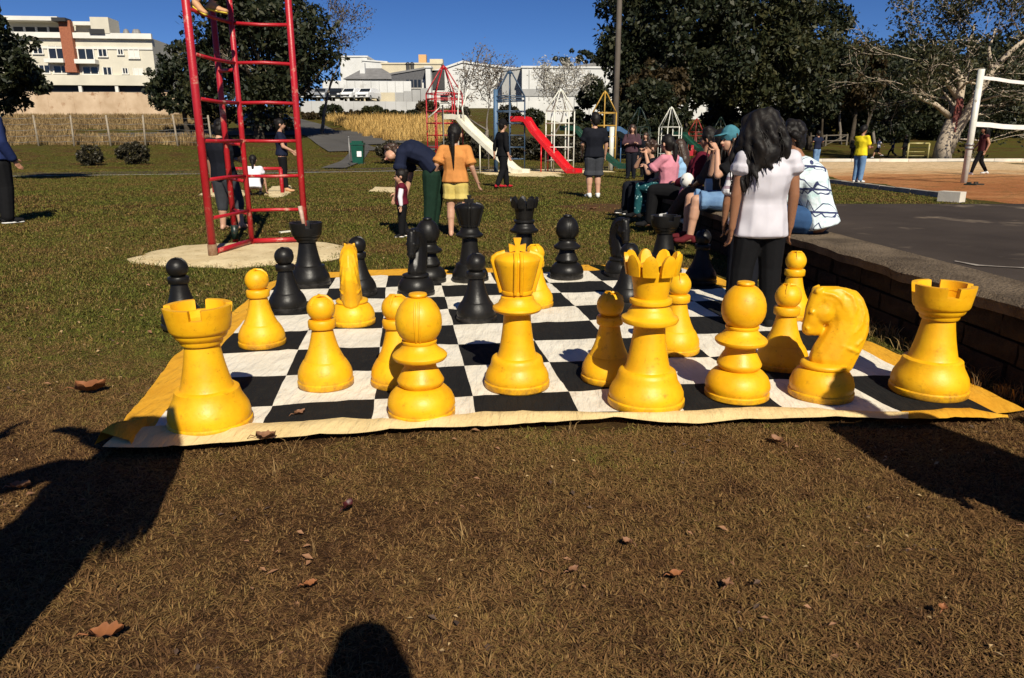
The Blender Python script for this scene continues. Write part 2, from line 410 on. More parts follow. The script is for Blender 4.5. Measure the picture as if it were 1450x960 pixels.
def kerb(name,label,a,b,w,h,n,mat,cat='kerb',piece='kerb_stone'):
    a=Vector(a[:2]); b=Vector(b[:2]); d=(b-a); L=d.length/n; an=atan2(d.y,d.x); t=thing(name,label,cat,(a.x,a.y,0),an); me=MB().box((0,0,0),(L-.02,w,h)).mesh(piece,mat)
    for i in range(n):
        o=ob(piece,me,t); o.location=((i+.5)*L,rng.uniform(-.01,.01),h/2-.03+rng.uniform(-.006,.006)); o.rotation_euler=(rng.uniform(-.01,.01),0,rng.uniform(-.006,.006))
    return t
KC=M('grey_kerb',(.24,.21,.17),(.34,.30,.25),scale=4,rough=.9,bump=.5,bscale=30,spec=.2)
kerb('kerb','thin grey concrete kerb between the grass strip and the orange sand court',G(1165,257),G(1345,280),.16,.12,9,KC)
k=thing('concrete_block','short pale concrete end block at the corner of the sand court kerb','block',tuple(G(1352,286)))
MB().box((-.02,.10,.10),(.24,.42,.20),.6).build('block',WCON,k)
kerb('court_border','long low white border wall at the far edge of the sand court',(13.5,45.2),(66,46.2),.25,.20,30,WCON,'border','border_slab')
# ================================================================ CHESS MAT
SQ=.45; BO=(2.36533,-6.06078); BY=-.146558
cb,sb=cos(BY),sin(BY)
def Bw(u,v):      # board squares -> ground
    dx,dy=(u-BO[0])*SQ,(v-BO[1])*SQ
    return Vector((cb*dx+sb*dy,-sb*dx+cb*dy,0))
near_px=[(0,217,612),(1,371.7,606.7),(2,526.8,600.6),(3,674,594),(4,820.4,588),(5,968,588),(6,1118,588.5),(7,1277.6,588),(8,1412,589)]
NEAR=[G(a,b) for _,a,b in near_px]
def Mw(u,v):
    if v<1:
        i=min(7,max(0,int(u))); t=u-i; n=NEAR[i].lerp(NEAR[i+1],t); p=n.lerp(Bw(u,1),v) if v>=0 else n+(Bw(u,1)-n)*v
    else: p=Bw(u,v)
    if v>7: p=p+Vector((0,.07,0))*(v-7)
    d=.010*noise.noise((u*1.3,v*1.3,5)); e=.010*noise.noise((u*1.3,v*1.3,8))
    return Vector((p.x+d,p.y+e,0))
def mz(x,y):
    a=noise.noise((x*2.2,y*2.6,2)); b=noise.noise((x*7,y*9,6)); c=abs(noise.noise((x*3.1+y*2,y*3.3-x,11)))
    return .011+.009*a+.004*b+.010*max(0,.12-c)*6*.7
def cloth(name,c1,c2,dirt):
    m,t,b=nodemat(name); pos=N(t,'ShaderNodeNewGeometry').outputs['Position']
    c=ramp(t,noise_of(t,pos,3.5,6,.7).outputs['Fac'],[(.3,c1),(.7,c2)]).outputs[0]
    f=ramp(t,noise_of(t,pos,13,5,.75).outputs['Fac'],[(.55,(0,0,0)),(.75,(.6,.6,.6))]).outputs[0]; c=mixc(t,f,c,dirt)
    t.links.new(c,b.inputs['Base Color']); b.inputs['Roughness'].default_value=.85; b.inputs['Specular IOR Level'].default_value=.12
    mp=N(t,'ShaderNodeMapping'); mp.inputs['Rotation'].default_value=(0,0,.9); mp.inputs['Scale'].default_value=(14,3.2,8); t.links.new(pos,mp.inputs[0])
    n1=noise_of(t,mp.outputs[0],1.6,4,.55)
    bn=N(t,'ShaderNodeBump'); bn.inputs['Strength'].default_value=.8; bn.inputs['Distance'].default_value=.03; t.links.new(n1.outputs['Fac'],bn.inputs['Height']); t.links.new(bn.outputs[0],b.inputs['Normal']); return m
CWH=cloth('white_canvas',(.68,.62,.50),(.78,.73,.62),(.48,.40,.28)); CBK=cloth('black_canvas',(.011,.011,.011),(.016,.015,.014),(.03,.027,.022))
CYE=cloth('yellow_canvas',(.62,.29,.02),(.72,.38,.035),(.45,.22,.03)); CCR=cloth('cream_canvas',(.68,.51,.24),(.76,.60,.31),(.5,.38,.18))
mat=thing('chess_mat','big fabric chessboard mat with black and white squares and a yellow border','chess mat',tuple(Bw(4,4)))
MO=Vector(mat.location)
def sheet(name,f,nu,nv,m,dz=0.,edge=0.):
    mb=MB()
    for j in range(nv+1):
        for i in range(nu+1):
            p=f(i/nu,j/nv); z=mz(p.x,p.y)+dz
            mb.v.append((p.x-MO.x,p.y-MO.y,z+(p.z if p.z else 0)))
    w=nu+1
    for j in range(nv):
        for i in range(nu): mb.f.append((j*w+i,j*w+i+1,(j+1)*w+i+1,(j+1)*w+i))
    mb.m=[0]*len(mb.f); return mb.build(name,m,mat,True)
for r in range(8):
    for c in range(8):
        sheet('square',lambda s,t: Mw(c+s,r+t),8,8,CWH if (r+c)%2==0 else CBK,.004)
MATP=[G(137,641),G(190,604),G(250,530),G(330,448),G(425,386)]
# border strips, each its own sewn band
def band(name,inner,outer,m,nu,nv,dz=.0,lift=None):
    def f(s,t):
        a=inner(s); b=outer(s); p=a.lerp(b,t); w=.012*noise.noise((s*9,t*2,4))*t
        return Vector((p.x+w,p.y+w,(lift(s,t) if lift else .006*noise.noise((s*14,t*3,1))*t)))
    return sheet(name,f,nu,nv,m,dz)
def poly_at(pts,s):
    L=[0]
    for a,b in zip(pts,pts[1:]): L.append(L[-1]+(b-a).length)
    d=s*L[-1]
    for i in range(len(pts)-1):
        if d<=L[i+1] or i==len(pts)-2:
            return pts[i].lerp(pts[i+1],(d-L[i])/(L[i+1]-L[i]))
band('border',lambda s:Mw(.03,-.05+8.1*s),lambda s:poly_at([G(166,616),G(188,588),G(222,540),G(249,507),G(290,470),G(345,433),G(381,402),G(428,384)],s),CYE,70,5,.002)
band('border',lambda s:Mw(8*s,7.97),lambda s:Mw(8*s,8.0)+Vector((.045*s,.30+.10*noise.noise((s*6,2,0)),0)),CYE,60,4,.002)
band('border',lambda s:Mw(7.97,8*s),lambda s:Mw(8.0,8*s)+Vector((.155+.03*noise.noise((s*7,5,0)),.04,0)),CYE,60,4,.002)
up=[G(x,y) for x,y in ((185,614),(230,610),(300,610),(372,607),(440,603),(486,598),(527,601),(600,597),(680,592),(760,591),(820,590),(900,594),(968,590),(1060,583),(1110,584),(1180,588),(1285,591))]
lo=[G(x,y) for x,y in ((146,641),(230,641),(330,636),(400,628),(470,621),(530,618),(600,613),(680,612),(760,607),(830,603),(880,600),(940,606),(985,607),(1060,599),(1110,600),(1180,599),(1285,601))]
band('border',lambda s:poly_at(up,s),lambda s:poly_at(lo,s),CCR,120,5,.010,lambda s,t:.016*sin(pi*min(1,t*1.1))*(.6+.6*noise.noise((s*22,0,2)))+.004)
up2=[G(1275,589),G(1330,587),G(1372,584),G(1423,597)]; lo2=[G(1275,600),G(1330,600),G(1372,599),G(1427,598.5)]
band('border',lambda s:poly_at(up2,s),lambda s:poly_at(lo2,s),CYE,30,4,.012,lambda s,t:.010*sin(pi*t))
fl=MB()   # folded-over corner
for i in range(9):
    s=i/8
    for p,z in ((G(134,634).lerp(G(192,604),s),.012),(G(146,630).lerp(G(200,604),s),.055+.012*sin(s*5)),(G(185,636).lerp(G(212,603),s),.036+.01*sin(s*7)),(G(190,640).lerp(G(206,612),s),.016)):
        fl.v.append((p.x-MO.x,p.y-MO.y,z))
for i in range(8):
    for k in range(3): fl.f.append((i*4+k,(i+1)*4+k,(i+1)*4+k+1,i*4+k+1))
fl.m=[0]*len(fl.f); fl.build('corner_flap',CYE,mat,True)
# ================================================================ CHESS PIECES
def plastic(name,c1,c2,dirt,rough,df):
    m,t,b=nodemat(name); vec=N(t,'ShaderNodeTexCoord').outputs['Object']; oi=N(t,'ShaderNodeObjectInfo')
    v2=N(t,'ShaderNodeVectorMath',operation='ADD'); t.links.new(vec,v2.inputs[0]); sc=N(t,'ShaderNodeVectorMath',operation='SCALE'); sc.inputs[3].default_value=.37
    t.links.new(oi.outputs['Location'],sc.inputs[0]); t.links.new(sc.outputs[0],v2.inputs[1]); vec=v2.outputs[0]
    c=ramp(t,noise_of(t,vec,7,5,.65).outputs['Fac'],[(.32,c1),(.68,c2)]).outputs[0]
    f=ramp(t,noise_of(t,vec,26,6,.8).outputs['Fac'],[(.57,(0,0,0)),(.80,(df,df,df))]).outputs[0]; c=mixc(t,f,c,dirt)
    vo=N(t,'ShaderNodeTexVoronoi'); vo.inputs['Scale'].default_value=38; t.links.new(vec,vo.inputs['Vector'])
    f=ramp(t,vo.outputs['Distance'],[(.05,(df,df,df)),(.10,(0,0,0))]).outputs[0]
    f2=ramp(t,noise_of(t,vec,12,3).outputs['Fac'],[(.56,(0,0,0)),(.6,(1,1,1))]).outputs[0]; f=mixc(t,1.,f,f2,'MULTIPLY'); c=mixc(t,f,c,dirt)
    sz=N(t,'ShaderNodeSeparateXYZ'); t.links.new(N(t,'ShaderNodeTexCoord').outputs['Object'],sz.inputs[0]); mr=N(t,'ShaderNodeMapRange'); mr.inputs[1].default_value=.0; mr.inputs[2].default_value=.075; mr.inputs[3].default_value=.36; mr.inputs[4].default_value=.0; t.links.new(sz.outputs[2],mr.inputs[0])
    ad=N(t,'ShaderNodeMath',operation='ADD'); t.links.new(mr.outputs[0],ad.inputs[0]); t.links.new(noise_of(t,vec,17,6,.8).outputs['Fac'],ad.inputs[1])
    f=ramp(t,ad.outputs[0],[(.66,(0,0,0)),(.95,(.8,.8,.8))]).outputs[0]; c=mixc(t,f,c,tuple(x*.8+.02 for x in dirt))     # grime scuffed up from the ground
    t.links.new(c,b.inputs['Base Color'])
    r=ramp(t,noise_of(t,vec,11,5).outputs['Fac'],[(.3,(rough-.07,)*3),(.7,(rough+.10,)*3)]).outputs[0]; t.links.new(r,b.inputs['Roughness'])
    bn=N(t,'ShaderNodeBump'); bn.inputs['Strength'].default_value=.25; bn.inputs['Distance'].default_value=.004; t.links.new(noise_of(t,vec,55,4).outputs['Fac'],bn.inputs['Height']); t.links.new(bn.outputs[0],b.inputs['Normal'])
    b.inputs['Specular IOR Level'].default_value=.4 if c1[0]>.1 else .26; return m
YP=plastic('yellow_plastic',(.71,.33,.003),(.84,.46,.007),(.22,.085,.006),.45,.85)
KP=plastic('black_plastic',(.0065,.006,.0055),(.011,.010,.009),(.035,.03,.026),.40,.35)
def rprof(pts):      # soften profile corners
    return pts
PROT={}
def parts_for(kind):
    P=[]
    def add(nm,mb,sharp=38): P.append((nm,mb,sharp))
    if kind=='pawn':
        add('base',MB().lathe([(.0,.0),(.129,0),(.133,.006),(.133,.026),(.128,.031),(.129,.036),(.130,.05),(.126,.075),(.116,.098),(.104,.118),(.098,.126),(.092,.130)],44))
        add('stem',MB().lathe([(.096,.126),(.090,.140),(.078,.165),(.066,.20),(.056,.24),(.049,.275),(.046,.30)],40))
        add('collar',MB().lathe([(.044,.278),(.060,.281),(.064,.286),(.065,.315),(.061,.322),(.044,.325)],40))
        h=MB().lathe([(.038,.318)]+[(.0655*sin(a),.376-.0655*cos(a)) for a in np.linspace(.62,2.62,14)]+[(.026,.430),(.0,.428)],40)
        for k in range(3):
            a=pi/2+.35+k*2*pi/3; h.tube([(.004*cos(a),.004*sin(a),.437),(.030*cos(a),.030*sin(a),.434),(.052*cos(a),.052*sin(a),.416),(.061*cos(a),.061*sin(a),.398)],[.007,.0075,.007,.004],6)
        add('head',h)
    if kind=='rook':
        add('base',MB().lathe([(0,0),(.163,0),(.168,.007),(.168,.028),(.162,.034),(.163,.04),(.164,.058),(.158,.085),(.146,.108),(.134,.130),(.128,.150),(.126,.162),(.118,.168),(.10,.170)],48))
        add('stem',MB().lathe([(.108,.166),(.101,.178),(.092,.215),(.082,.26),(.073,.31),(.068,.345),(.067,.362)],44))
        b=MB().lathe([(.062,.352),(.078,.354),(.082,.360),(.084,.372),(.098,.384),(.102,.392),(.104,.402),(.113,.408),(.118,.418),(.122,.445),(.126,.470),(.126,.4705),(.102,.4705),(.098,.44),(0,.44)],48)
        add('turret',b)
        r=MB()
        for k in range(4): r.arcs([(pi/4+k*pi/2+.1,.60,.100,.126,.470),(pi/4+k*pi/2+.1,.60,.105,.131,.505),(pi/4+k*pi/2+.1,.59,.107,.131,.512)],10)
        add('battlement',r)
    if kind=='bishop':
        s=.945
        add('base',MB().lathe([(r*1.0,z*s) for r,z in [(0,0),(.139,0),(.145,.007),(.145,.028),(.140,.033),(.142,.04),(.146,.055),(.144,.075),(.132,.105),(.112,.128),(.094,.140),(.08,.142)]],44))
        add('ring',MB().lathe([(r,z*s) for r,z in [(.080,.138),(.093,.150),(.099,.162),(.100,.170),(.096,.178),(.086,.198),(.076,.218),(.069,.228),(.066,.27)]],44))
        add('collar',MB().lathe([(r,z*s) for r,z in [(.060,.255),(.085,.260),(.108,.268),(.115,.277),(.116,.287),(.108,.297),(.092,.308),(.078,.322),(.071,.335),(.070,.340),(.074,.346),(.074,.354),(.066,.358)]],44))
        pr=[(.060,.355),(.070,.360),(.084,.380),(.094,.405),(.098,.432),(.096,.462),(.088,.492),(.074,.518),(.056,.538),(.044,.546),(.032,.549)]
        h=MB().lathe([(r,z*s) for r,z in pr],44)
        for da in (-.09,.09):
            h.tube([((r+.0005)*sin(da*(.098/r)**.6),-(r+.0005)*cos(da*(.098/r)**.6),z*s) for r,z in pr[1:9]],.0042,6)
        add('mitre',h)
        add('knob',MB().lathe([(r,z*s) for r,z in [(.030,.542),(.031,.549),(.037,.553),(.039,.559),(.036,.566),(.02,.570),(0,.571)]],28))
    if kind=='king':
        add('base',MB().lathe([(0,0),(.151,0),(.157,.007),(.157,.030),(.151,.036),(.153,.045),(.152,.060),(.142,.085),(.132,.100),(.127,.112),(.124,.130),(.119,.145),(.110,.152),(.09,.154)],48))
        add('stem',MB().lathe([(.098,.150),(.090,.162),(.082,.20),(.073,.26),(.066,.32),(.063,.375)],44))
        add('collar',MB().lathe([(.058,.362),(.090,.366),(.110,.374),(.116,.384),(.114,.393),(.102,.400),(.090,.408),(.085,.420),(.079,.427),(.077,.440),(.066,.447),(.063,.465)],44))
        pr=[(.064,.455),(.068,.462),(.078,.50),(.090,.545),(.101,.59),(.107,.612),(.104,.622),(.085,.636),(.05,.646),(0,.65)]
        c=MB().lathe(pr,44)
        for k in range(4):
            a=k*pi/2
            for da in ((-.13,.13) if k%2 else (0,)):
                c.tube([((r+.005)*cos(a+da*.1/max(r,.05)),(r+.005)*sin(a+da*.1/max(r,.05)),z) for r,z in pr[1:9]],[.009 if k%2 else .013]*8,8)
        c.lathe([(.060,.452),(.072,.454),(.075,.462),(.074,.470),(.062,.474)],44)
        add('crown',c)
        x=MB(); w=.036; po=[(-.010,.63),(.010,.63),(.009,.655),(.036,.648),(.040,.685),(.010,.678),(.018,.712),(-.018,.712),(-.010,.678),(-.040,.685),(-.036,.648),(-.009,.655)]
        n=len(po); x.add([(a,-.015,b) for a,b in po]+[(a,.015,b) for a,b in po],[tuple(range(n)),tuple(range(n,2*n))[::-1]]+[(i+n,(i+1)%n+n,(i+1)%n,i) for i in range(n)])
        add('cross',x,20)
    if kind=='queen':
        add('base',MB().lathe([(0,0),(.164,0),(.170,.008),(.170,.032),(.163,.038),(.165,.048),(.163,.066),(.152,.090),(.140,.108),(.134,.122),(.130,.142),(.124,.158),(.114,.165),(.09,.168)],48))
        add('stem',MB().lathe([(.104,.163),(.097,.176),(.088,.215),(.078,.27),(.070,.33),(.067,.375)],44))
        add('collar',MB().lathe([(.062,.366),(.095,.370),(.118,.378),(.124,.390),(.122,.400),(.108,.408),(.098,.417),(.095,.428),(.087,.437),(.080,.446),(.078,.455),(.090,.462),(.092,.470),(.090,.480),(.076,.486)],44))
        add('crown',MB().lathe([(.070,.480),(.074,.49),(.078,.53),(.086,.57),(.094,.598),(.094,.605),(.080,.612),(.04,.635),(0,.645)],44))
        for k in range(9):
            a=k*2*pi/9+.17
            add('crown_point',MB().arcs([(a,.27,.086,.112,.588),(a,.285,.094,.118,.62),(a,.25,.102,.123,.65),(a,.16,.107,.124,.670),(a,.05,.110,.122,.679)],5),30)
    return P
def knight_parts(m):
    t=thing('chess_knight','','chess piece')
    MB().lathe([(0,0),(.139,0),(.144,.007),(.144,.028),(.138,.034),(.140,.045),(.140,.066),(.130,.098),(.112,.124),(.095,.138),(.08,.142)],44).build('base',m,t,True,38)
    MB().lathe([(.085,.134),(.099,.140),(.103,.149),(.101,.158),(.085,.164)],40).build('ring',m,t,True,60)
    Y=Vector((0,1,0)); f=[(Y,.72)]
    # the horse looks towards -X
    f=[(Y,.66)]
    C=[((.030,0,.170),(.036,0,.185),.098,.106,f),((.036,0,.185),(.062,0,.25),.106,.101,f),((.062,0,.25),(.082,0,.31),.101,.094,f),((.082,0,.31),(.085,0,.365),.094,.088,f),
       ((.085,0,.365),(.062,0,.422),.088,.084,f),((.062,0,.422),(.015,0,.452),.084,.062,f),((.015,0,.452),(-.050,0,.466),.062,.046,[(Y,.8)]),
       ((-.050,0,.466),(-.062,0,.415),.046,.046,[(Y,.8)]),((-.062,0,.415),(-.066,0,.36),.046,.046,[(Y,.8)]),((-.066,0,.36),(-.080,0,.318),.046,.037,[(Y,.75)]),((-.066,0,.35),(-.056,0,.314),.044,.033,[(Y,.75)]),
       ((-.030,0,.392),(-.022,0,.40),.058,.058,[(Y,.86)]),((-.012,0,.44),(-.01,0,.41),.05,.05,[(Y,.9)])]
    base=list(C)
    def sy(x,z):
        best=.02
        for a,b,r0,r1,w in base:
            for q in range(11):
                t_=q/10; px_=a[0]+(b[0]-a[0])*t_; pz_=a[2]+(b[2]-a[2])*t_; r=r0+(r1-r0)*t_; d=r*r-(x-px_)**2-(z-pz_)**2
                if d>0: best=max(best,w[0][1]*sqrt(d))
        return best
    for s in (-1,1):
        C += [((-.070,s*.024,.492),(-.052,s*.030,.508),.014,.007)]                   # ears
        C += [((-.090,s*(sy(-.090,.398)-.001),.398),(-.084,s*(sy(-.084,.399)),.399),.0085,.0085)]                   # eyes
        C += [((-.100,s*(sy(-.100,.325)),.325),(-.094,s*sy(-.094,.318),.318),.006,.006)]                   # nostrils
        for pts in ([(-.075,.47),(-.045,.487),(-.005,.482),(.028,.46),(.045,.425)],[(-.03,.50),(.03,.503),(.075,.475),(.095,.425),(.085,.375)],[(.07,.495),(.115,.455),(.132,.40),(.122,.345),(.10,.315)],[(.145,.41),(.155,.35),(.142,.29),(.115,.26)],[(.05,.255),(.09,.24),(.125,.225)]):
            Q=[Vector((x,s*(sy(x,z)-.002),z)) for x,z in pts]
            for a,b,r0,r1 in zip(Q,Q[1:],(.003,.0075,.009,.0075),(.0075,.009,.0075,.003)): C.append((tuple(a),tuple(b),r0,r1))
    C=[tuple(Vector(q) if isinstance(q,tuple) and len(q)==3 and not isinstance(q[0],tuple) else q for q in c) for c in C]
    fused('horse_head',C,m,t,.0055,4)
    return t
KNY=knight_parts(YP); KNB=knight_parts(KP); flush()
def piece(kind,m,x,y,rz,label,group,tilt=0):
    if kind=='knight':
        proto=KNY if m is YP else KNB
        t=proto if not proto.get('label') else copy_tree(proto)
        t.location=(x,y,0); t.rotation_euler=(0,0,rz); tag(t,label,'chess piece',group)
    else:
        key=(kind,m.name)
        if key not in PROT: PROT[key]=[(n,mb.mesh(n,m,True,sh)) for n,mb,sh in parts_for(kind)]
        t=thing('chess_'+kind,label,'chess piece',(x,y,0),rz,group)
        for n,me in PROT[key]: ob(n,me,t)
    t.location.z=mz(x,y)+.003; return t
gy='yellow chess pieces standing on the mat'; gb='black chess pieces standing on the mat'
face=lambda x,y: atan2(-x,y)      # turn a piece's front (-Y) to the spot where the photographer stands
for kind,x,y,rz,lab in (
 ('rook',-1.254,2.831,.2,'yellow chess rook standing at the near left corner of the mat'),
 ('pawn',-1.446,4.060,.3,'yellow chess pawn behind the left yellow rook, near the left border of the mat'),
 ('pawn',-.901,3.344,.1,'yellow chess pawn on a white square between left yellow rook and left yellow bishop'),
 ('knight',-1.028,4.571,-pi/2+.15,'yellow chess knight turned away so that only its smooth back shows'),
 ('bishop',-.391,2.958,.05,'yellow chess bishop at the front edge of the mat, left of the yellow king'),
 ('pawn',-.555,3.374,.5,'yellow chess pawn mostly hidden behind the left yellow bishop'),
 ('king',.024,3.328,.06,'yellow chess king with a cross on its flared crown'),
 ('pawn',.165,5.12,1,'yellow chess pawn peeking out right behind the yellow king'),
 ('pawn',.475,3.429,.2,'yellow chess pawn in the dark shadow of the yellow queen'),
 ('queen',.599,3.071,.1,'yellow chess queen with a spiky crown at the front of the mat'),
 ('pawn',.915,3.918,.6,'yellow chess pawn half hidden behind the yellow queen, on her right'),
 ('bishop',1.039,3.180,2.2,'yellow chess bishop with a round head between the yellow queen and the right yellow knight'),
 ('pawn',1.413,3.643,.15,'yellow chess pawn just behind the right yellow knight, half in shade'),
 ('pawn',1.865,4.74,.4,'yellow chess pawn touched by the hand of the girl in the white top'),
 ('knight',1.430,3.187,-.12,'yellow chess knight bowing its maned head to the left'),
 ('rook',1.954,3.234,-.3,'yellow chess rook at the near right corner of the mat')): piece(kind,YP,x,y,rz,lab,gy)
for kind,x,y,rz,lab in (
 ('pawn',-2.098,4.510,.2,'black chess pawn standing on the grass left of the mat'),
 ('pawn',-1.572,4.984,.4,'black chess pawn on the left border in front of the left black rook'),
 ('rook',-1.660,5.888,.3,'black chess rook at the far left corner of the mat, by the red climbing frame'),
 ('pawn',-1.171,5.487,.2,'black chess pawn half hidden behind the turned away yellow knight'),
 ('knight',-.740,5.515,1.35,'black chess knight in front of the left black bishop'),
 ('bishop',-.700,6.058,.7,'black chess bishop behind the left black knight'),
 ('king',-.355,6.096,.1,'black chess king near the far edge of the mat'),
 ('pawn',-.234,4.667,.3,'black chess pawn standing out front, left of the yellow king'),
 ('queen',.107,6.384,.1,'black chess queen with a spiky crown at the far edge of the mat'),
 ('bishop',.471,6.206,.2,'black chess bishop standing free, right of the black queen'),
 ('knight',.955,6.339,1.9,'black chess knight on the right of the far edge of the mat'),
 ('pawn',.836,5.150,.3,'black chess pawn mostly hidden between the yellow queen and the shaded yellow pawn'),
 ('rook',1.359,6.483,.1,'black chess rook at the far right corner, behind the crown of the yellow queen'),
 ('pawn',1.572,5.981,.4,'black chess pawn left of the girl in the white top')): piece(kind,KP,x,y,rz,lab,gb)
# ================================================================ PLAYGROUND
def paint(name,c,c2=None,rough=.4,dirt=(.10,.05,.03)):
    return M(name,c,c2 or tuple(x*.75 for x in c),scale=3,rough=rough,c3=dirt,s3=7,bump=.15,bscale=60)
RED=paint('chipped_red_paint',(.44,.012,.020),(.34,.010,.016),.4,(.55,.32,.22)); BLU=paint('blue_paint',(.03,.07,.13),(.025,.05,.09)); WHT=paint('white_tube_paint',(.72,.72,.64),(.58,.57,.48),.4,(.3,.24,.16))
YEL=paint('ochre_paint',(.50,.30,.05),(.42,.24,.04)); GRN=paint('dark_green_paint',(.01,.06,.035),(.008,.045,.025)); DGR=paint('blackish_green_paint',(.008,.022,.016)); DRED=paint('brownish_red_paint',(.30,.03,.02)); SLW=paint('cream_slide',(.76,.73,.60),(.66,.62,.48),.35,(.4,.34,.24)); SLR=paint('red_slide_paint',(.62,.012,.018),(.54,.010,.015),.3,(.4,.1,.08))
STEEL=M('dark_steel',(.04,.04,.042),(.06,.058,.055),rough=.5,metal=.3); GALV=M('worn_metal',(.30,.29,.27),(.22,.21,.20),rough=.5,metal=.6)
BARE=M('bare_worn_metal',(.50,.38,.30),(.34,.22,.16),scale=14,rough=.6)
# the big red climbing frame
A,B,C_,D_=Vector((-3.07,7.43,0)),Vector((-2.98,8.33,0)),Vector((-2.40,8.47,0)),Vector((-3.30,8.68,0))
fr=thing('climbing_frame','tall red climbing frame of metal tubes standing in a patch of pale sand','climbing frame',tuple(A))
def rel(p): return Vector(p)-A
HT=3.75
for p,r in ((A,.039),(B,.029),(C_,.036),(D_,.033)):
    MB().tube([rel(p)+Vector((0,0,-.1)),rel(p)+Vector((0,0,1.5)),rel(p)+Vector((0,0,HT))],r,12).build('post',RED,fr,True)
for lv in (.40,.78,1.16,1.56,1.97,2.37,2.78,3.2,3.65):
    for a,b in ((A,B),(B,C_)):
        sag=Vector((0,0,rng.uniform(-.012,.012)))
        MB().tube([rel(a)+Vector((0,0,lv)),rel(a.lerp(b,.5))+Vector((0,0,lv))+sag,rel(b)+Vector((0,0,lv))],.0185,8).build('rung',RED,fr,True)
for lv in (.36,.72,1.12,1.9,2.8,3.6):
    MB().tube([rel(D_)+Vector((0,0,lv+.02)),rel(B)+Vector((0,0,lv))],.020,8).build('rung',RED,fr,True)
for a,b in ((A,B),(B,C_)): MB().tube([rel(a)+Vector((0,0,.055)),rel(b)+Vector((0,0,.06))],.028,8).build('ground_bar',RED,fr,True)
MB().tube([rel(D_)+Vector((0,0,.03)),rel(D_)+Vector((.0,0,.20))],.040,10).build('post_foot',DGR,fr,True)
MB().tube([rel(A)+Vector((0,0,-.02)),rel(A)+Vector((0,0,.14))],.048,10).build('post_foot',M('rusty_foot',(.16,.07,.03),(.25,.16,.09),scale=20,rough=.8),fr,True)
MB().tube([rel(C_)+Vector((-.03,-.03,.44)),rel(C_)+Vector((-.01,-.042,.30)),rel(C_)+Vector((.01,-.043,.14))],[.028,.022,.02],8).build('worn_patch',BARE,fr,True)
st=thing('wood_splinter','pale broken piece of wood on the grass behind the red climbing frame','wood',tuple(G(410,330)))
MB().add([(-.14,0,.005),(.13,.06,.03),(.15,.02,.03),(-.10,-.05,.005),(-.14,0,.02),(.13,.06,.045),(.15,.02,.045),(-.10,-.05,.02)],[(3,2,1,0),(4,5,6,7),(0,1,5,4),(1,2,6,5),(2,3,7,6),(3,0,4,7)]).build('wood',SLW,st)
# low red bar
P0=G(304,274); P1=G(400,274); lb=thing('low_bar','low red steel bar on two posts in small sand patches, behind the climbing frame','bar',tuple(P0))
d=P1-P0
for p in (Vector((0,0,0)),d): MB().tube([p+Vector((0,0,-.05)),p+Vector((0,0,.56))],.045,10).build('post',RED,lb,True)
MB().tube([Vector((-.02,0,.56)),d+Vector((.02,0,.56))],.038,10).build('bar',RED,lb,True)
# rocket towers: six posts, rings and a cone of rods
def tower(label,cx,Y,apex_px,ring_px,hw,mat_,base=0.,rings=(.55,1.05,1.55,2.05),rot=.3,rodn=6,tr=.026,bars=None,mid=None):
    a=D(cx,apex_px,Y); r=D(cx,ring_px,Y); R=hw*Y*cpt/FPX*1.0
    t=thing('rocket_tower',label,'climbing tower',(a.x,Y,base)); H_=a.z-base; hr=r.z-base
    vs=[Vector((R*cos(rot+i*2*pi/rodn),R*sin(rot+i*2*pi/rodn),0)) for i in range(rodn)]
    for v in vs:
        MB().tube([v+Vector((0,0,-.05)),v+Vector((0,0,hr))],tr,6).build('post',mat_,t,True)
        MB().tube([v+Vector((0,0,hr)),v*.12+Vector((0,0,H_-.03))],tr*.9,6).build('roof_rod',mat_,t,True)
    for z in [q for q in rings if q<hr-.1]+[hr]:
        MB().tube([v+Vector((0,0,z)) for v in vs+[vs[0]]],tr*.85,6).build('ring',mat_,t,True)
    MB().lathe([(.0,H_-.12),(R*.13,H_-.08),(R*.13,H_-.02),(0,H_+.06)],8).build('cap',mat_,t,True)
    return t,vs,Vector(t.location),hr
def slide(label,p0,p1,w,mat_,rim=.14,flat=.5,group=None,leg=True):
    p0=Vector(p0); p1=Vector(p1); t=thing('slide',label,'slide',(p1.x,p1.y,0),0,group); d=p1-p0; h=Vector((d.x,d.y,0)).normalized(); s=Vector((-h.y,h.x,0))
    L=[p0-h*flat,p0,p0+h*.15-Vector((0,0,.03))]+[p0.lerp(p1,q) for q in (.2,.5,.8,.93)]+[p1+Vector((0,0,.04)),p1+h*.35+Vector((0,0,.03))]
    mb=MB()
    pr=[(-w/2-.03,rim),(-w/2,rim),(-w/2+.02,0),(w/2-.02,0),(w/2,rim),(w/2+.03,rim),(w/2+.03,-.05),(-w/2-.03,-.05)]
    for p in L:
        for a,b in pr: q=p+s*a+Vector((0,0,b)); mb.v.append(tuple(q-p1+Vector((0,0,p1.z))))
    k=len(pr)
    for i in range(len(L)-1):
        for j in range(k): mb.f.append((i*k+j,i*k+(j+1)%k,(i+1)*k+(j+1)%k,(i+1)*k+j))
    mb.f += [tuple(range(k)),tuple((len(L)-1)*k+j for j in range(k))[::-1]]; mb.m=[0]*len(mb.f)
    mb.build('chute',mat_,t)
    if leg:
        for q in (.45,):
            c=p0.lerp(p1,q)
            for a in (-w/2,w/2):
                e=c+s*a-p1; MB().tube([(e.x,e.y,-.05),(e.x,e.y,c.z-.04)],.025,6).build('leg',mat_,t,True)
    return t
gt='rocket shaped climbing towers of the playground'; gs='slides of the playground'
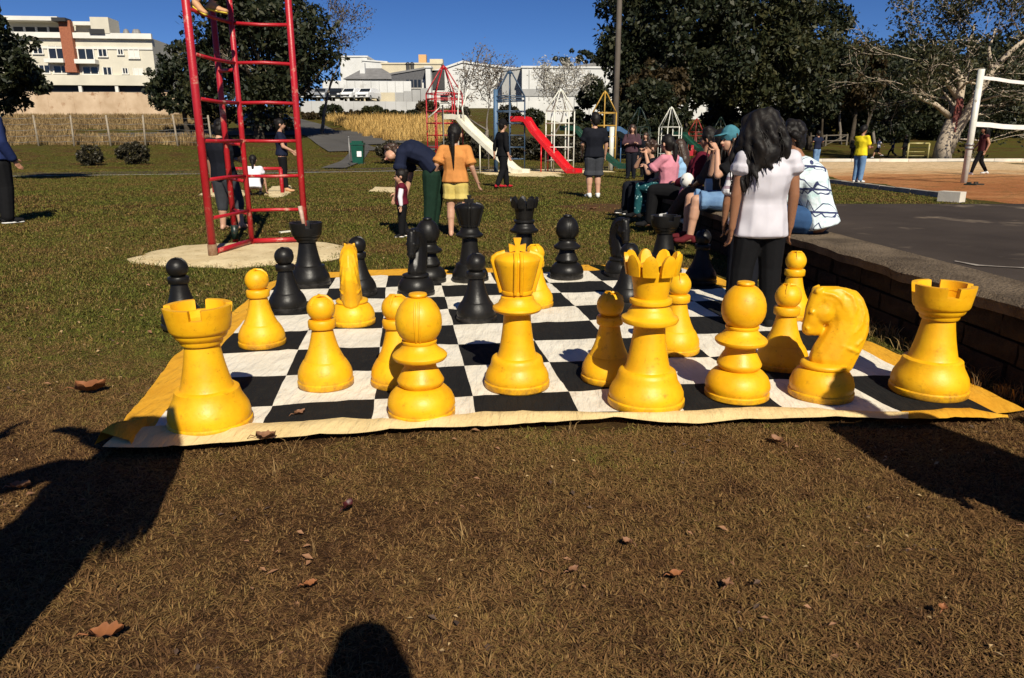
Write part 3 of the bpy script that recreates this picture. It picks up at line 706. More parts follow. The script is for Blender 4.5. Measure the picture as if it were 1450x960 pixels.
# red
t,vs,o,hr=tower('red rocket climbing tower with a cone of rods beside the cream slide',628,29.6,94,133,25,RED,rot=.15,rings=(.5,.95,1.4,1.85,2.3,2.75)); t['group']=gt
MB().tube([(.55,-.45,0),(.55,-.45,2.3),(.62,-.40,3.2)],.03,6).build('pole',WHT,t,True); MB().tube([(.78,-.45,1.9),(.72,-.42,2.4),(.95,-.35,3.1)],.03,6).build('pole',WHT,t,True)
MB().tube([(0,-.75,0),(0,-.75,2.5),(-.55,-.75,2.05)],.03,6).build('climbing_pole',WHT,t,True)
slide('long cream slide coming down from the red rocket tower',D(648,167,29.2),G(733,246),.62,SLW,group=gs)
t,vs,o,hr=tower('dark blue rocket climbing tower at the top of the red slide',722,29.8,101,137,24,BLU,rot=.5,rings=(.5,.95,1.4,1.85,2.3,2.7)); t['group']=gt
MB().tube([(-.55,-.3,0),(-.55,-.3,3.1)],.09,8).build('thick_pole',M('pale_blue_paint',(.07,.14,.24),(.05,.10,.17),rough=.5),t,True)
slide('long red slide coming down from the dark blue rocket tower',D(742,170,29.6),G(808,245),.55,SLR,group=gs)
t,vs,o,hr=tower('tall white rocket climbing tower beside the foot of the red slide',794,29.5,127,157,20,WHT,rot=.05,rings=(.45,.95,1.4,1.85)); t['group']=gt
slide('dark green slide coming down from the tall white rocket tower',D(812,183,30.6),D(878,238,29.8),.5,GRN,group=gs)
t,vs,o,hr=tower('ochre yellow rocket climbing tower with a thick white post',857,31.5,130,160,19,YEL,rot=.4,rings=(.45,.9,1.35,1.8)); t['group']=gt
MB().tube([(.28,-.4,0),(.28,-.4,1.75)],.10,10).build('thick_post',WHT,t,True)
slide('short blue slide at the ochre yellow tower',D(870,184,31.5),D(905,205,33.5),.45,M('slide_blue',(.07,.16,.30),(.05,.12,.24),rough=.4),group=gs,flat=.2)
t,vs,o,hr=tower('blackish green rocket tower behind the ochre yellow one',906,44,152,180,17,DGR,rot=.2); t['group']=gt
t,vs,o,hr=tower('smaller white rocket climbing tower behind the sitting group',951,43,152,180,16.5,WHT,rot=.1,rings=(.5,1.0,1.5)); t['group']=gt
slide('green slide next to the smaller white rocket tower',D(966,190,44),D(992,214,43),.5,GRN,group=gs)
t,vs,o,hr=tower('small brownish red rocket tower farthest to the right',987,52,168,187,11.5,DRED,rot=.2,base=T(13,52)); t['group']=gt
t,vs,o,hr=tower('small blackish green rocket tower right of the brownish red one',1021,54,166,188,13,DGR,rot=.3,base=T(15,54)); t['group']=gt
t=thing('hoop_climber','small set of yellow hoops on the playground behind the sitting group','hoop climber',tuple(G(920,221)))
for i in (-.35,-.12,.12,.35):
    MB().tube([(i-.28,0,0)]+[(i-.28*cos(a),.1*i,.85+.45*sin(a)) for a in np.linspace(0,pi,8)]+[(i+.28,0,0)],.03,6).build('hoop',paint('hoop_yellow',(.62,.50,.04)),t,True)
slide('bright yellow slide end showing behind the girl in pink',D(955,222,38),D(972,238,36),.5,paint('slide_yellow',(.75,.48,.02)),group=gs,flat=.3,leg=False)
t=thing('spring_rider','small red playground rider on a post behind the boy in maroon','playground rider',tuple(D(973,226,36)[:2])+(0,))
MB().tube([(0,0,0),(0,0,.5)],.05,8).build('post',RED,t,True); MB().box((0,0,.62),(.5,.18,.22)).box((.2,0,.85),(.12,.16,.3)).build('seat',RED,t)
# tall dark lamp pole
p=D(869,235,34); t=thing('lamp_pole','very tall dark grey pole rising beside the ochre yellow tower','pole',(p.x,34,0))
MB().tube([(0,0,-.1),(0,0,4),(0,0,9.5)],[.14,.125,.10],12).build('shaft',M('weathered_pole',(.075,.06,.045),(.11,.09,.07),scale=2,rough=.8),t,True); MB().tube([(0,0,-.02),(0,0,.35)],.18,12).build('footing',KC,t,True)
# litter bin
p=G(508,235); t=thing('litter_bin','dark green litter bin with a white label beside the path','litter bin',tuple(p))
BG=M('bin_green',(.004,.075,.045),(.003,.05,.03),rough=.4); b=MB(); b.add([(sx*w,sy*w*.8,z) for z,w in ((.0,.24),(1.0,.30)) for sx,sy in ((-1,-1),(1,-1),(1,1),(-1,1))],[(3,2,1,0),(4,5,6,7)]+[(i,(i+1)%4,4+(i+1)%4,4+i) for i in range(4)]); b.build('body',BG,t)
MB().box((0,0,1.06),(.66,.55,.10)).box((0,-.02,1.15),(.5,.4,.10)).build('lid',BG,t); MB().box((.10,-.235,.58),(.22,.02,.26),mat=Matrix.Rotation(-.05,3,'X')).build('label',M('label_white',(.75,.75,.72)),t)
for s in (-.26,.26): MB().tube([(s-.03,.25,.09),(s+.03,.25,.09)],.09,10).build('wheel',DGR,t,True)
p=G(496,237); t=thing('sign_post','thin grey metal post standing left of the green litter bin','post',tuple(p)); MB().tube([(0,0,-.1),(0,0,1.35)],.03,8).build('post',GALV,t,True); MB().lathe([(.0,1.34),(.045,1.345),(.045,1.38),(0,1.4)],8).build('cap',GALV,t,True)
# volleyball net
NP=Vector((12.9,21.2,0)); nd=Vector((2.6,1.32,0)).normalized(); NE=NP+nd*9.2
t=thing('volleyball_net','volleyball net with white top and bottom tapes on a white pole, over the sand court','volleyball net',tuple(NP))
MB().tube([(0,0,-.1),(0,0,3.08)],.085,12).build('pole',WHT,t,True); q=NE-NP; MB().tube([q+Vector((0,0,-.1)),q+Vector((0,0,3.08))],.085,12).build('pole',WHT,t,True)
TAPE=M('net_tape',(.78,.77,.72),(.70,.68,.62),rough=.8)
def tape(nm,z,h):
    mb=MB(); nn=Vector((-nd.y,nd.x,0))*.012; ns=14
    for i in range(ns+1):
        p=nd*(.1+8.95*i/ns); sag=-.10*sin(pi*i/ns)+.01*sin(i*2.)
        for a,b in ((-1,-1),(1,-1),(1,1),(-1,1)): r=p+nn*a+Vector((0,0,z+sag+b*h/2)); mb.v.append(tuple(r))
    for i in range(ns):
        for k in range(4): mb.f.append((i*4+k,i*4+(k+1)%4,(i+1)*4+(k+1)%4,(i+1)*4+k))
    mb.f += [(3,2,1,0),tuple(ns*4+k for k in range(4))]; mb.m=[0]*len(mb.f); mb.build(nm,TAPE,t)
tape('top_tape',2.86,.09); tape('bottom_tape',1.63,.13)
for z in (.95,1.05): MB().tube([(-.0,0,z),(0,0,z+.05)],.11,10).build('clamp',GALV,t,True)
p=G(1374,263); s=thing('sandals','pair of dark sandals lying on the orange sand by the net pole','sandals',tuple(p),.4)
for dx in (0,.3): MB().box((dx,.05*dx,.03),(.11,.30,.04),.3+dx*2).box((dx,.05+.05*dx,.07),(.12,.08,.05),.3+dx*2).build('sandal',DGR,s)
# small goal
p=G(1284,226); q=G(1313,226); t=thing('goal','small yellowish football goal standing by the big pale tree','goal',tuple(p)); d=q-p
GY=paint('goal_paint',(.42,.36,.14))
for o in (Vector(),d): MB().tube([o,o+Vector((0,0,1.05))],.06,8).build('post',GY,t,True)
MB().tube([Vector((0,0,1.05)),d+Vector((0,0,1.05))],.06,8).build('crossbar',GY,t,True)
for k in range(1,4): MB().tube([Vector((0,.25,1.05-.27*k)),d+Vector((0,.25,1.05-.27*k))],.025,6).build('net_cord',GY,t,True)
# timber rail fence far behind
a=Vector((17.5,66,0)); b=Vector((32,72,0)); t=thing('rail_fence','low dark timber rail fence far behind the seated person in the patterned shirt','fence',(a.x,a.y,T(a.x,a.y)))
WD=M('grey_timber',(.10,.085,.06),(.16,.13,.10),scale=3,rough=.9); d=(b-a)
for i in range(7):
    o=d*(i/6); o.z=T(a.x+o.x,a.y+o.y)-T(a.x,a.y); MB().box(o+Vector((0,0,.5)),(.14,.14,1.1)).build('post',WD,t)
    if i<6:
        e=d*((i+1)/6); e.z=T(a.x+e.x,a.y+e.y)-T(a.x,a.y)
        for z in (.45,.95): MB().tube([o+Vector((0,0,z)),e+Vector((0,0,z))],.06,6).build('rail',WD,t,True)
        MB().tube([o+Vector((0,0,.1)),e+Vector((0,0,.95))],.045,6).build('brace',WD,t,True)
# wire fence along the left bank
t=thing('wire_fence','old wire fence on leaning concrete posts in front of the dry bank','fence',(-33,51,T(-33,51)))
PO=M('fence_post',(.22,.18,.13),(.32,.27,.20),scale=4,rough=.9); pts=[]
for px in (5,55,105,157,206,252,300): pts.append(D(px,205,50.5+rng.uniform(-.4,.4)))
tops=[]
for p in pts:
    o=Vector((p.x,p.y,T(p.x,p.y)))-Vector(t.location); e=o+Vector((rng.uniform(-.15,.08),rng.uniform(-.1,.1),2.0)); tops.append((o,e))
    MB().tube([o-Vector((0,0,.2)),e],[.075,.06],6).build('post',PO,t,True)
for k in range(5):
    for (o,e),(o2,e2) in zip(tops,tops[1:]):
        f=.15+.19*k; MB().tube([o.lerp(e,f),(o.lerp(e,f)+o2.lerp(e2,f))/2-Vector((0,0,.06)),o2.lerp(e2,f)],.012,4).build('wire',GALV,t,True)
# ================================================================ BUILDINGS
def stucco(n,a,b=None,**k): return M(n,a,b or tuple(x*.86 for x in a),scale=k.pop('scale',.5),rough=.85,spec=.2,bump=.2,bscale=12,**k)
CREAM=stucco('cream_stucco',(.62,.58,.47)); WSTU=stucco('white_stucco',(.66,.66,.64),(.56,.56,.54),c3=(.42,.41,.38),s3=.6); BRICK=M('red_brick',(.26,.085,.045),(.34,.12,.06),scale=6,rough=.9,bump=.4,bscale=30)
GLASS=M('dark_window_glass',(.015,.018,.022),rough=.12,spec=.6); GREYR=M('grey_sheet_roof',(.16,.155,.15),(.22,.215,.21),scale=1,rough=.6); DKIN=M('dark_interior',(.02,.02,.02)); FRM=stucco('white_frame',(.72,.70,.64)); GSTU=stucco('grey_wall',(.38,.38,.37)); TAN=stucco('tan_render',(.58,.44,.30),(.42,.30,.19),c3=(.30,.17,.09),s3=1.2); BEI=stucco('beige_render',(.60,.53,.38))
# left apartment block; local x runs along the front, -y looks at the park
bx=D(222,118,92); b=thing('apartment_block','cream apartment block with a red brick stair tower above the tan wall','building',(bx.x,92,0),.10)
Zt=lambda py: D(100,py,92).z
XL=lambda px: (px-222)*92*cpt/FPX*1.02
W0=XL(-10)
def bb(nm,x0,x1,z0,z1,m,dy=0.,dep=.3,par=b): return MB().box(((x0+x1)/2,dy-dep/2,(z0+z1)/2),(x1-x0,dep,z1-z0)).build(nm,m,par)
z0=Zt(131); zs=Zt(121); z1=Zt(54); zr=Zt(30)
MB().box((W0/2,5,(zs+z1)/2),(-W0,10,z1-zs)).build('wall',CREAM,b)
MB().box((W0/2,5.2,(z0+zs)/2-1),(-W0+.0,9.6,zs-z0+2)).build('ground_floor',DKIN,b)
for px in (-5,25,75,123,170,216): bb('column',XL(px)-.18,XL(px)+.18,z0-2,zs-.002,FRM,0.05,.3)
bb('parapet_band',W0,.05,zs-.05,Zt(107),CREAM,-.003,.35)
bb('cornice',W0-.1,.15,z1-.15,z1+.45,FRM,.0,.45)
bb('string_course',W0,.02,Zt(69)-.12,Zt(69)+.12,FRM,.0,.12)
wins=[(26,39,66,76),(48,56,66,74),(70,82,66,77),(89,109,67,85),(126,146,69,85),(152,163,69,80),(177,184,70,77),(191,204,71,82),
      (51,60,93,101),(74,87,94,104),(92,112,95,104),(129,149,96,105),(155,166,96,106),(180,187,97,104),(194,206,97,107)]
for i,(xa,xb,ya,yb) in enumerate(wins):
    big=xb-xa>17
    w=bb('window',XL(xa),XL(xb),Zt(yb),Zt(ya),FRM if i in(7,14) else GLASS,-.0,.04)
    for s in ((XL(xa)-.06,XL(xa)+.06),(XL(xb)-.06,XL(xb)+.06),((XL(xa)+XL(xb))/2-.04,(XL(xa)+XL(xb))/2+.04)): bb('frame',s[0],s[1],Zt(yb)-.05,Zt(ya)+.05,FRM,-.045,.07,w)
    bb('sill',XL(xa)-.12,XL(xb)+.12,Zt(yb)-.16,Zt(yb)-.052,FRM,-.045,.16,w)
for xa,xb,ya,yb in ((88,110,85.5,91),(126,150,86,92)): bb('balcony',XL(xa)-.1,XL(xb)+.1,Zt(yb),Zt(ya),FRM,-.0,1.1)
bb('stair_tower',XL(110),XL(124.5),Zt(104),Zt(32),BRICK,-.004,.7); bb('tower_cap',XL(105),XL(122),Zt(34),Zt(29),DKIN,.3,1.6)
MB().box(((XL(36)+XL(148))/2,4,(z1+zr)/2),(XL(148)-XL(36),6,zr-z1)).build('penthouse',CREAM,b)
bb('penthouse_roof',XL(34),XL(110),zr-.2,zr+.25,FRM,1.2,2.0); bb('penthouse_roof',XL(124),XL(148),zr-.5,zr-.1,FRM,1.2,1.)
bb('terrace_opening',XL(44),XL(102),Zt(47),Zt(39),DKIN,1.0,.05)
for px in (58,73,88): bb('terrace_post',XL(px)-.12,XL(px)+.12,Zt(47),Zt(39),FRM,.94,.1)
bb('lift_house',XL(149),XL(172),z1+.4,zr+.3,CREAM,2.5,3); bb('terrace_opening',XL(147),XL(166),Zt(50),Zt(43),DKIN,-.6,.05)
for px in (178,190,193): MB().lathe([(.35,0),(.4,.5),(.25,.9),(0,1.0)],10,c=(XL(px),3,z1+.4)).build('roof_tank',GREYR,b,True)
# tan wall in front of the block
q0=D(-60,166,84); q1=D(253,166,84); t=thing('boundary_wall','tall weathered tan wall of rendered panels below the cream apartment block','wall',(q1.x,84,0),.06); L=q1.x-q0.x; zt=D(100,131,84).z; zb=2.6
n=9
for i in range(n):
    MB().box((-L*(i+.5)/n,0,(zb+zt)/2-.15*i*0+rng.uniform(-.03,.03)),(L/n-.06,.3,zt-zb)).build('panel',TAN,t)
for i in range(n+1): MB().box((-L*i/n,.05,(zb+zt)/2-.05),(.25,.34,zt-zb)).build('pier',TAN,t)
# white works behind the playground
def hall(name,label,x0,x1,Y,zt0,zt1,dep,m,roof=None,zb=3.,rz=0.):
    """box building with a sloping top from zt0 (left) to zt1 (right)"""
    a=D(x0,150,Y); c=D(x1,150,Y); t=thing(name,label,'building',(a.x,Y,zb),rz); w=c.x-a.x; h0=D(x0,zt0,Y).z-zb; h1=D(x1,zt1,Y).z-zb
    MB().add([(0,0,0),(w,0,0),(w,dep,0),(0,dep,0),(0,0,h0),(w,0,h1),(w,dep,h1),(0,dep,h0)],[(3,2,1,0),(4,5,6,7),(0,1,5,4),(1,2,6,5),(2,3,7,6),(3,0,4,7)]).build('wall',m,t)
    MB().add([(-.15,-.15,h0),(w+.15,-.15,h1),(w+.15,dep+.15,h1),(-.15,dep+.15,h0),(-.15,-.15,h0+.25),(w+.15,-.15,h1+.25),(w+.15,dep+.15,h1+.25),(-.15,dep+.15,h0+.25)],[(3,2,1,0),(4,5,6,7),(0,1,5,4),(1,2,6,5),(2,3,7,6),(3,0,4,7)]).build('roof',roof or m,t)
    t['w']=w; t['h']=min(h0,h1); return t
def win(t,x,z,w,h,m=GLASS):
    o=MB().box((x,-.02,z),(w,.06,h)).build('window',m,t); MB().box((x,-.03,z-h/2-.06),(w+.2,.16,.10)).build('sill',FRM,o)
s110=110*cpt/FPX
t=hall('white_hall','stepped white building at the left of the works',485,523,135,81,81,8,WSTU); t=hall('white_hall','white building with a lower stepped roof left of the cream one',516,550,134,86,89,8,WSTU)
t=hall('cream_building','long cream building on the skyline with an orange chimney',543,626,130,91,91,9,BEI); h=t['h']; MB().box((.66*t['w'],3,h+.9),(1.3,1.3,1.8)).build('chimney',M('orange_render',(.55,.33,.14)),t)
MB().box((.9*t['w'],3,h+.6),(2.2,2,.9)).build('roof_hatch',BEI,t)
for k in range(2):
    q=D(578+6*k,107,112); o=thing('flue','thin dark flue pipe on the works roof, '+('left of the pair' if k==0 else 'right of the pair'),'pipe',(q.x,112,6),0,'flue pipes'); MB().tube([(0,0,0),(0,0,D(578,92,112).z-6)],.28,10).build('pipe',STEEL,o,True); MB().lathe([(.3,0),(.42,.1),(.1,.4),(0,.42)],10,c=(0,0,D(578,92,112).z-6)).build('cowl',STEEL,o,True)
# house with grey gable roof
q=D(490,112,118); t=thing('house','small white house with a grey tiled hip roof among the works','house',(q.x,118,3)); w=(561-490)*118*cpt/FPX; h=q.z-3; hr=D(490,93,118).z-3
MB().box((w/2,4,h/2),(w,8,h)).build('wall',WSTU,t); MB().add([(-.4,-.5,h-.02),(w+.4,-.5,h-.02),(w+.4,8.5,h-.02),(-.4,8.5,h-.02),(w*.25,4,hr),(w*.62,4,hr)],[(0,1,5,4),(2,3,4,5),(1,2,5),(3,0,4),(3,2,1,0)]).build('roof',GREYR,t); MB().box((w*.28,2.2,hr-.2),(.8,.8,1.6)).build('chimney',WSTU,t)
for k in range(3): win(t,w*(.2+.3*k),h*.55,1.2,1.1)
t=hall('grey_building','dark grey works building with a row of windows',556,606,110,106,97,10,M('dark_grey_cladding',(.07,.07,.075),(.10,.10,.105),rough=.6),GREYR); w=t['w']; h=t['h']
for k in range(5): win(t,w*(.45+.11*k),h-1.2,.38,1.1,FRM if k==4 else GLASS)
t=hall('pillar_wall','narrow white end wall left of the big hall',604,611,108,96,96,2,WSTU)
# gable hall
q=D(606,150,113); t=thing('gabled_hall','big white hall with a low gable behind the red rocket tower','building',(q.x,113,3)); sc=113*cpt/FPX
gp=[(0,-3),(0,D(606,106,113).z-3),((655-606)*sc,D(655,89,113).z-3),((712-606)*sc,D(712,97,113).z-3),((735-606)*sc,D(735,99,113).z-3),((735-606)*sc,-3)]
n=len(gp); MB().add([(x,0,z) for x,z in gp]+[(x,14,z) for x,z in gp],[tuple(range(n)),tuple(range(n,2*n))[::-1]]+[(i+n,(i+1)%n+n,(i+1)%n,i) for i in range(n)]).build('wall',WSTU,t)
MB().add([(x,-.2,z+.02) for x,z in gp[1:5]]+[(x,14.2,z+.02) for x,z in gp[1:5]]+[(x,-.2,z+.3) for x,z in gp[1:5]]+[(x,14.2,z+.3) for x,z in gp[1:5]],[(8+i,9+i,13+i,12+i) for i in range(3)]+[(i,1+i,9+i,8+i) for i in range(3)]).build('roof',WSTU,t)
MB().box(((618-606)*sc,-.1,D(618,113,113).z-3),(2.6,.2,2.6)).build('sign_panel',STEEL,t)
win(t,(629-606)*sc,D(629,139,113).z-3,1.1,1.1)
t=hall('grey_end_wall','grey end wall between the two white halls',711,740,109,101,97,6,GSTU)
t=hall('long_white_hall','long white hall with a grey band behind the white rocket tower',739,866,106,96,97,14,WSTU); w=t['w']; h=t['h']
MB().box((w/2,-.06,D(800,131,106).z-3),(w-.1,.10,.95)).build('grey_band',GSTU,t)
for k in range(6): MB().box((w*(.08+.168*k),-.05,h/2),(.10,.08,h-.4)).build('joint',GSTU,t)
# curved grey roof beyond
q=D(800,97,125); t=thing('curved_roof_hall','hall with a curved grey roof behind the long white hall','building',(q.x,125,3)); sc=125*cpt/FPX; pr=[(0,96.5),(20,92),(45,88),(70,86.5),(100,87),(130,92)]
P=[(x*sc,D(800+x,y,125).z-3) for x,y in pr]; n=len(P); MB().add([(x,0,z) for x,z in P]+[(x,25,z) for x,z in P]+[(P[0][0],0,0),(P[-1][0],0,0),(P[0][0],25,0),(P[-1][0],25,0)],[(i,i+1,n+i+1,n+i) for i in range(n-1)]+[tuple(range(n))[::-1]+(2*n,2*n+1)]+[(2*n,0,n,2*n+2),(n-1,2*n+1,2*n+3,2*n-1)]).build('roof',GREYR,t)
MB().box((P[-1][0]/2,.5,1.5),(P[-1][0]-.5,.5,3)).build('wall',WSTU,t)
# walls along the car park
def panelwall(label,x0,x1,Y,yt0,yt1,yb,n,m,post=True,rz=0.):
    a=D(x0,yb,Y); c=D(x1,yb,Y); t=thing('site_wall',label,'wall',(a.x,Y,a.z)); w=c.x-a.x; ht0=D(x0,yt0,Y).z-a.z; ht1=D(x1,yt1,Y).z-a.z
    for i in range(n):
        h=ht0+(ht1-ht0)*(i+.5)/n; MB().box((w*(i+.5)/n,0,h/2-.6),(w/n-.07,.2,h+1.2)).build('panel',m,t)
        if post: MB().box((w*i/n,.03,h/2-.6),(.14,.22,h+1.25)).build('post',GSTU,t)
    return t
panelwall('white panel wall with dark joints above the row of parked cars',458,583,104,114,115,132,11,WSTU)
panelwall('beige wall right of the parked white cars',498,560,100,131,131,144,3,BEI,False)
panelwall('grey corrugated wall sloping up towards the gabled hall',560,608,101,132,124,146,4,GSTU,False)
panelwall('long pale grey wall above the dry grass bank',428,606,92,143,144,170,12,stucco('pale_grey_wall',(.50,.50,.49),(.42,.42,.41)))
panelwall('white wall along the foot of the long white hall',700,812,94,146,140,170,7,WSTU,False)
panelwall('white wall showing through the trees far behind the playground',925,1110,112,138,140,170,10,WSTU,False)
panelwall('small pale wall far behind the walking woman',1432,1475,100,150,150,162,3,WSTU,False)
# parked cars
CARW=M('car_white',(.75,.75,.74),rough=.25,spec=.6); CARK=M('car_black',(.012,.012,.014),rough=.2,spec=.6); CARS=M('car_silver',(.40,.41,.42),rough=.25,metal=.5); TYRE=M('tyre',(.015,.015,.015),rough=.8); LAMP=M('headlamp',(.7,.7,.68),rough=.1); PLATE=M('plate',(.6,.6,.58))
def car(label,x,y,z,rz,m,tall=0.,group='cars parked behind the park'):
    t=thing('parked_car',label,'car',(x,y,z),rz,group); L=4.2; w=1.72; h=1.45+tall
    pr=[(-2.1,.35),(-2.1,.75),(-1.95,.92),(-1.25,.98),(-.65,h-.06),(.0,h),(.95,h-.03),(1.6,h-.28 if tall==0 else h-.1),(1.95,.98),(2.1,.9),(2.1,.35)]
    def ext(p,w0,w1):
        mb=MB(); n=len(p)
        for s in (-1,1):
            for a,b in p: ww=(w0 if b<1.0 else w1)/2; mb.v.append((a,s*ww,b))
        mb.f=[tuple(range(n)),tuple(range(n,2*n))[::-1]]+[(i+n,(i+1)%n+n,(i+1)%n,i) for i in range(n)]; mb.m=[0]*len(mb.f); return mb
    ext(pr,w,w*.84).build('body',m,t)
    MB().add([(-1.17,s*w*.40,1.03) for s in(-1,1)]+[(-.70,s*w*.375,h-.12) for s in(-1,1)],[(0,1,3,2)]).xform(Matrix.Translation((-.035,0,.02))).build('windscreen',GLASS,t)
    for s in (-1,1):
        MB().add([(-1.05,s*w*.435,1.0),(1.7,s*w*.435,1.0),(1.35,s*w*.424,h-.16),(-.62,s*w*.424,h-.12)],[(0,1,2,3)] if s<0 else [(3,2,1,0)]).build('side_window',GLASS,t)
        MB().box((-2.08,s*.62,.74),(.08,.34,.16)).build('headlight',LAMP,t)
        for a in (-1.3,1.32):
            wh=MB().tube([(a,s*(w/2-.2),.32),(a,s*(w/2+.02),.32)],.32,14).build('wheel',TYRE,t,True,40); MB().tube([(a,s*(w/2),.32),(a,s*(w/2+.03),.32)],.19,10).build('rim',CARS,wh,True,40)
    MB().box((-2.12,0,.55),(.05,1.1,.20)).build('grille',TYRE,t); MB().box((-2.15,0,.42),(.03,.45,.12)).build('number_plate',PLATE,t)
    return t
for lab,px,py,Y,rz,m,tl in (('white car parked on the road behind the red climbing frame',370,187,66,1.25,CARW,.15),('black car parked beside the white car behind the red climbing frame',384,188,64,1.3,CARK,.05)):
    q=D(px,py,Y); car(lab,q.x,Y,T(q.x,Y)+.06,rz,m,tl)
for i,(px,lab,m) in enumerate(((436,'silver car parked behind the sparse tree, left end of the row',CARS),(457,'grey car parked second in the row by the panel wall',CARS),(478,'black car parked left of the white cars by the panel wall',CARK),(499,'white car parked in the row by the panel wall, left of the other white one',CARW),(522,'white car parked at the right end of the row by the panel wall',CARW))):
    q=D(px,143,97); car(lab,q.x,97,q.z,1.57 if i<3 else 1.35,m,.1)
# ================================================================ TREES AND PLANTS
def leaf_cloud(mb_v, centers, radii, counts, size, nr, flat=.8, up=.3):
    """leaf-shaped quads scattered through clumps; returns an (n*4,3) array"""
    out=[]
    for c,r,k in zip(centers,radii,counts):
        d=nr.normal(size=(k,3)); d/=np.linalg.norm(d,axis=1)[:,None]; rad=r*nr.uniform(.25,1,(k,1))**.6
        p=np.array(c)+d*rad*np.array([1,1,flat])
        a=nr.normal(size=(k,3))+d*.6; a[:,2]-=.25; a/=np.linalg.norm(a,axis=1)[:,None]
        b=np.cross(a,nr.normal(size=(k,3))+np.array([0,0,up])); b/=np.linalg.norm(b,axis=1)[:,None]
        s=size*nr.uniform(.4,1.55,(k,1))
        out.append(np.stack([p-a*s*.5,p+b*s*.24,p+a*s*.5,p-b*s*.24],1).reshape(-1,3))
    return np.concatenate(out)
def leaf_mesh(name,V,m):
    n=len(V)//4; me=bpy.data.meshes.new(name); me.vertices.add(len(V)); me.vertices.foreach_set('co',V.astype(np.float32).ravel())
    me.loops.add(n*4); me.loops.foreach_set('vertex_index',np.arange(n*4,dtype=np.int32)); me.polygons.add(n)
    me.polygons.foreach_set('loop_start',np.arange(0,n*4,4,dtype=np.int32)); me.update(calc_edges=True); me.materials.append(m); return me
BARK=M('dark_bark',(.045,.035,.026),(.085,.068,.05),scale=3,rough=.95,bump=.9,bscale=14,spec=.1,bdist=.03)
PALEB=M('pale_bark',(.34,.275,.20),(.50,.42,.325),scale=1.6,rough=.9,bump=.7,bscale=9,spec=.1,c3=(.20,.14,.09),s3=3.5,bdist=.03)
GREYB=M('grey_twig_bark',(.13,.11,.09),(.22,.19,.16),scale=3,rough=.9,spec=.1)
LDARK=leafmat('dark_foliage',[(.25,(.008,.013,.005)),(.55,(.018,.024,.009)),(.85,(.044,.042,.016))],.55,.10)
LMID=leafmat('olive_foliage',[(.25,(.014,.020,.007)),(.55,(.032,.036,.012)),(.85,(.070,.062,.022))],.55,.15)
LBRN=leafmat('rusty_foliage',[(.25,(.022,.018,.008)),(.55,(.050,.034,.013)),(.85,(.095,.060,.022))],.6,.2)
LPALE=leafmat('pale_dry_leaves',[(.25,(.07,.05,.03)),(.55,(.15,.11,.07)),(.85,(.26,.20,.14))],.7,.25)
LBLOS=leafmat('pale_blossom',[(.25,(.30,.27,.22)),(.55,(.48,.45,.38)),(.85,(.62,.60,.53))],.8,.3)
LHEDGE=leafmat('hedge_leaves',[(.25,(.018,.016,.010)),(.55,(.036,.032,.016)),(.85,(.07,.058,.028))],.5,.15)
def dense_tree(label,x,y,z,crown,lobes,n,size,m,seed,trunk=.22,group=None,name='leafy_tree',bark=None,stems=1,base=None,lean=0.):
    """crown: (dx,dz centre, rx,ry,rz)"""
    nr=np.random.default_rng(seed); r=random.Random(seed); t=thing(name,label,'tree',(x,y,z),0,group)
    dx,cz,rx,ry,rz=crown; cen=[];rad=[]
    for i in range(lobes):
        d=nr.normal(size=3); d/=np.linalg.norm(d); q=nr.uniform(.35,1)**.55
        cen.append((dx+d[0]*rx*q,d[1]*ry*q,cz+d[2]*rz*q)); rad.append(min(rx,rz)*nr.uniform(.16,.36))
    w=np.array(rad)**2; w=(w/w.sum()*n).astype(int)+3
    ob('crown',leaf_mesh('crown',leaf_cloud(None,cen,rad,w,size,nr),m),t)
    mb=MB()
    for s in range(stems):
        o=Vector((lean+r.uniform(-.9,.9)*(stems>1)*rx*.3,r.uniform(-.5,.5)*(stems>1),-.3)); top=Vector((dx+o.x*.5,o.y*.5,cz))
        mid=o.lerp(top,.45)+Vector((r.uniform(-.3,.3),0,0))*rz*.2
        mb.tube([o,o.lerp(mid,.2),mid,top],[trunk*1.25,trunk,trunk*.75,trunk*.3],8)
        for i in range(7):
            c=Vector(cen[r.randrange(lobes)]); a=o.lerp(mid,.5).lerp(top,r.uniform(.1,.7)); mb.tube([a,a.lerp(c,.5)+Vector((0,0,-.1*rz)),c],[trunk*.4,trunk*.26,trunk*.08],5)
    mb.build('trunk',bark or BARK,t,True); return t
TMIN=.016
def grow(mb,p,d,L,r,lev,maxl,rn,tips,droop=0.,spread=.55,kids=(2,3),segs=4):
    pts=[p]; rs=[r]
    for i in range(segs):
        d=(d+Vector((rn.gauss(0,.13),rn.gauss(0,.13),rn.gauss(0,.10)-droop*lev))).normalized(); p=p+d*(L/segs); pts.append(p); rs.append(max(TMIN,r*(1-.45*(i+1)/segs)))
    mb.tube(pts,rs,8 if lev==0 else (6 if lev==1 else (4 if lev<4 else 3)),cap=lev==0)
    if lev>=maxl: tips.append((p,d)); return
    if lev>=2: tips.append((pts[len(pts)//2],d))
    for k in range(rn.randint(*kids)):
        q=pts[-1] if k<2 else pts[rn.randint(2,len(pts)-1)]
        nd=(d+Vector((rn.gauss(0,spread),rn.gauss(0,spread),rn.gauss(.08,spread*.7)))).normalized()
        grow(mb,q,nd,L*rn.uniform(.62,.86),rs[-1]*rn.uniform(.62,.85),lev+1,maxl,rn,tips,droop,spread,kids,segs)
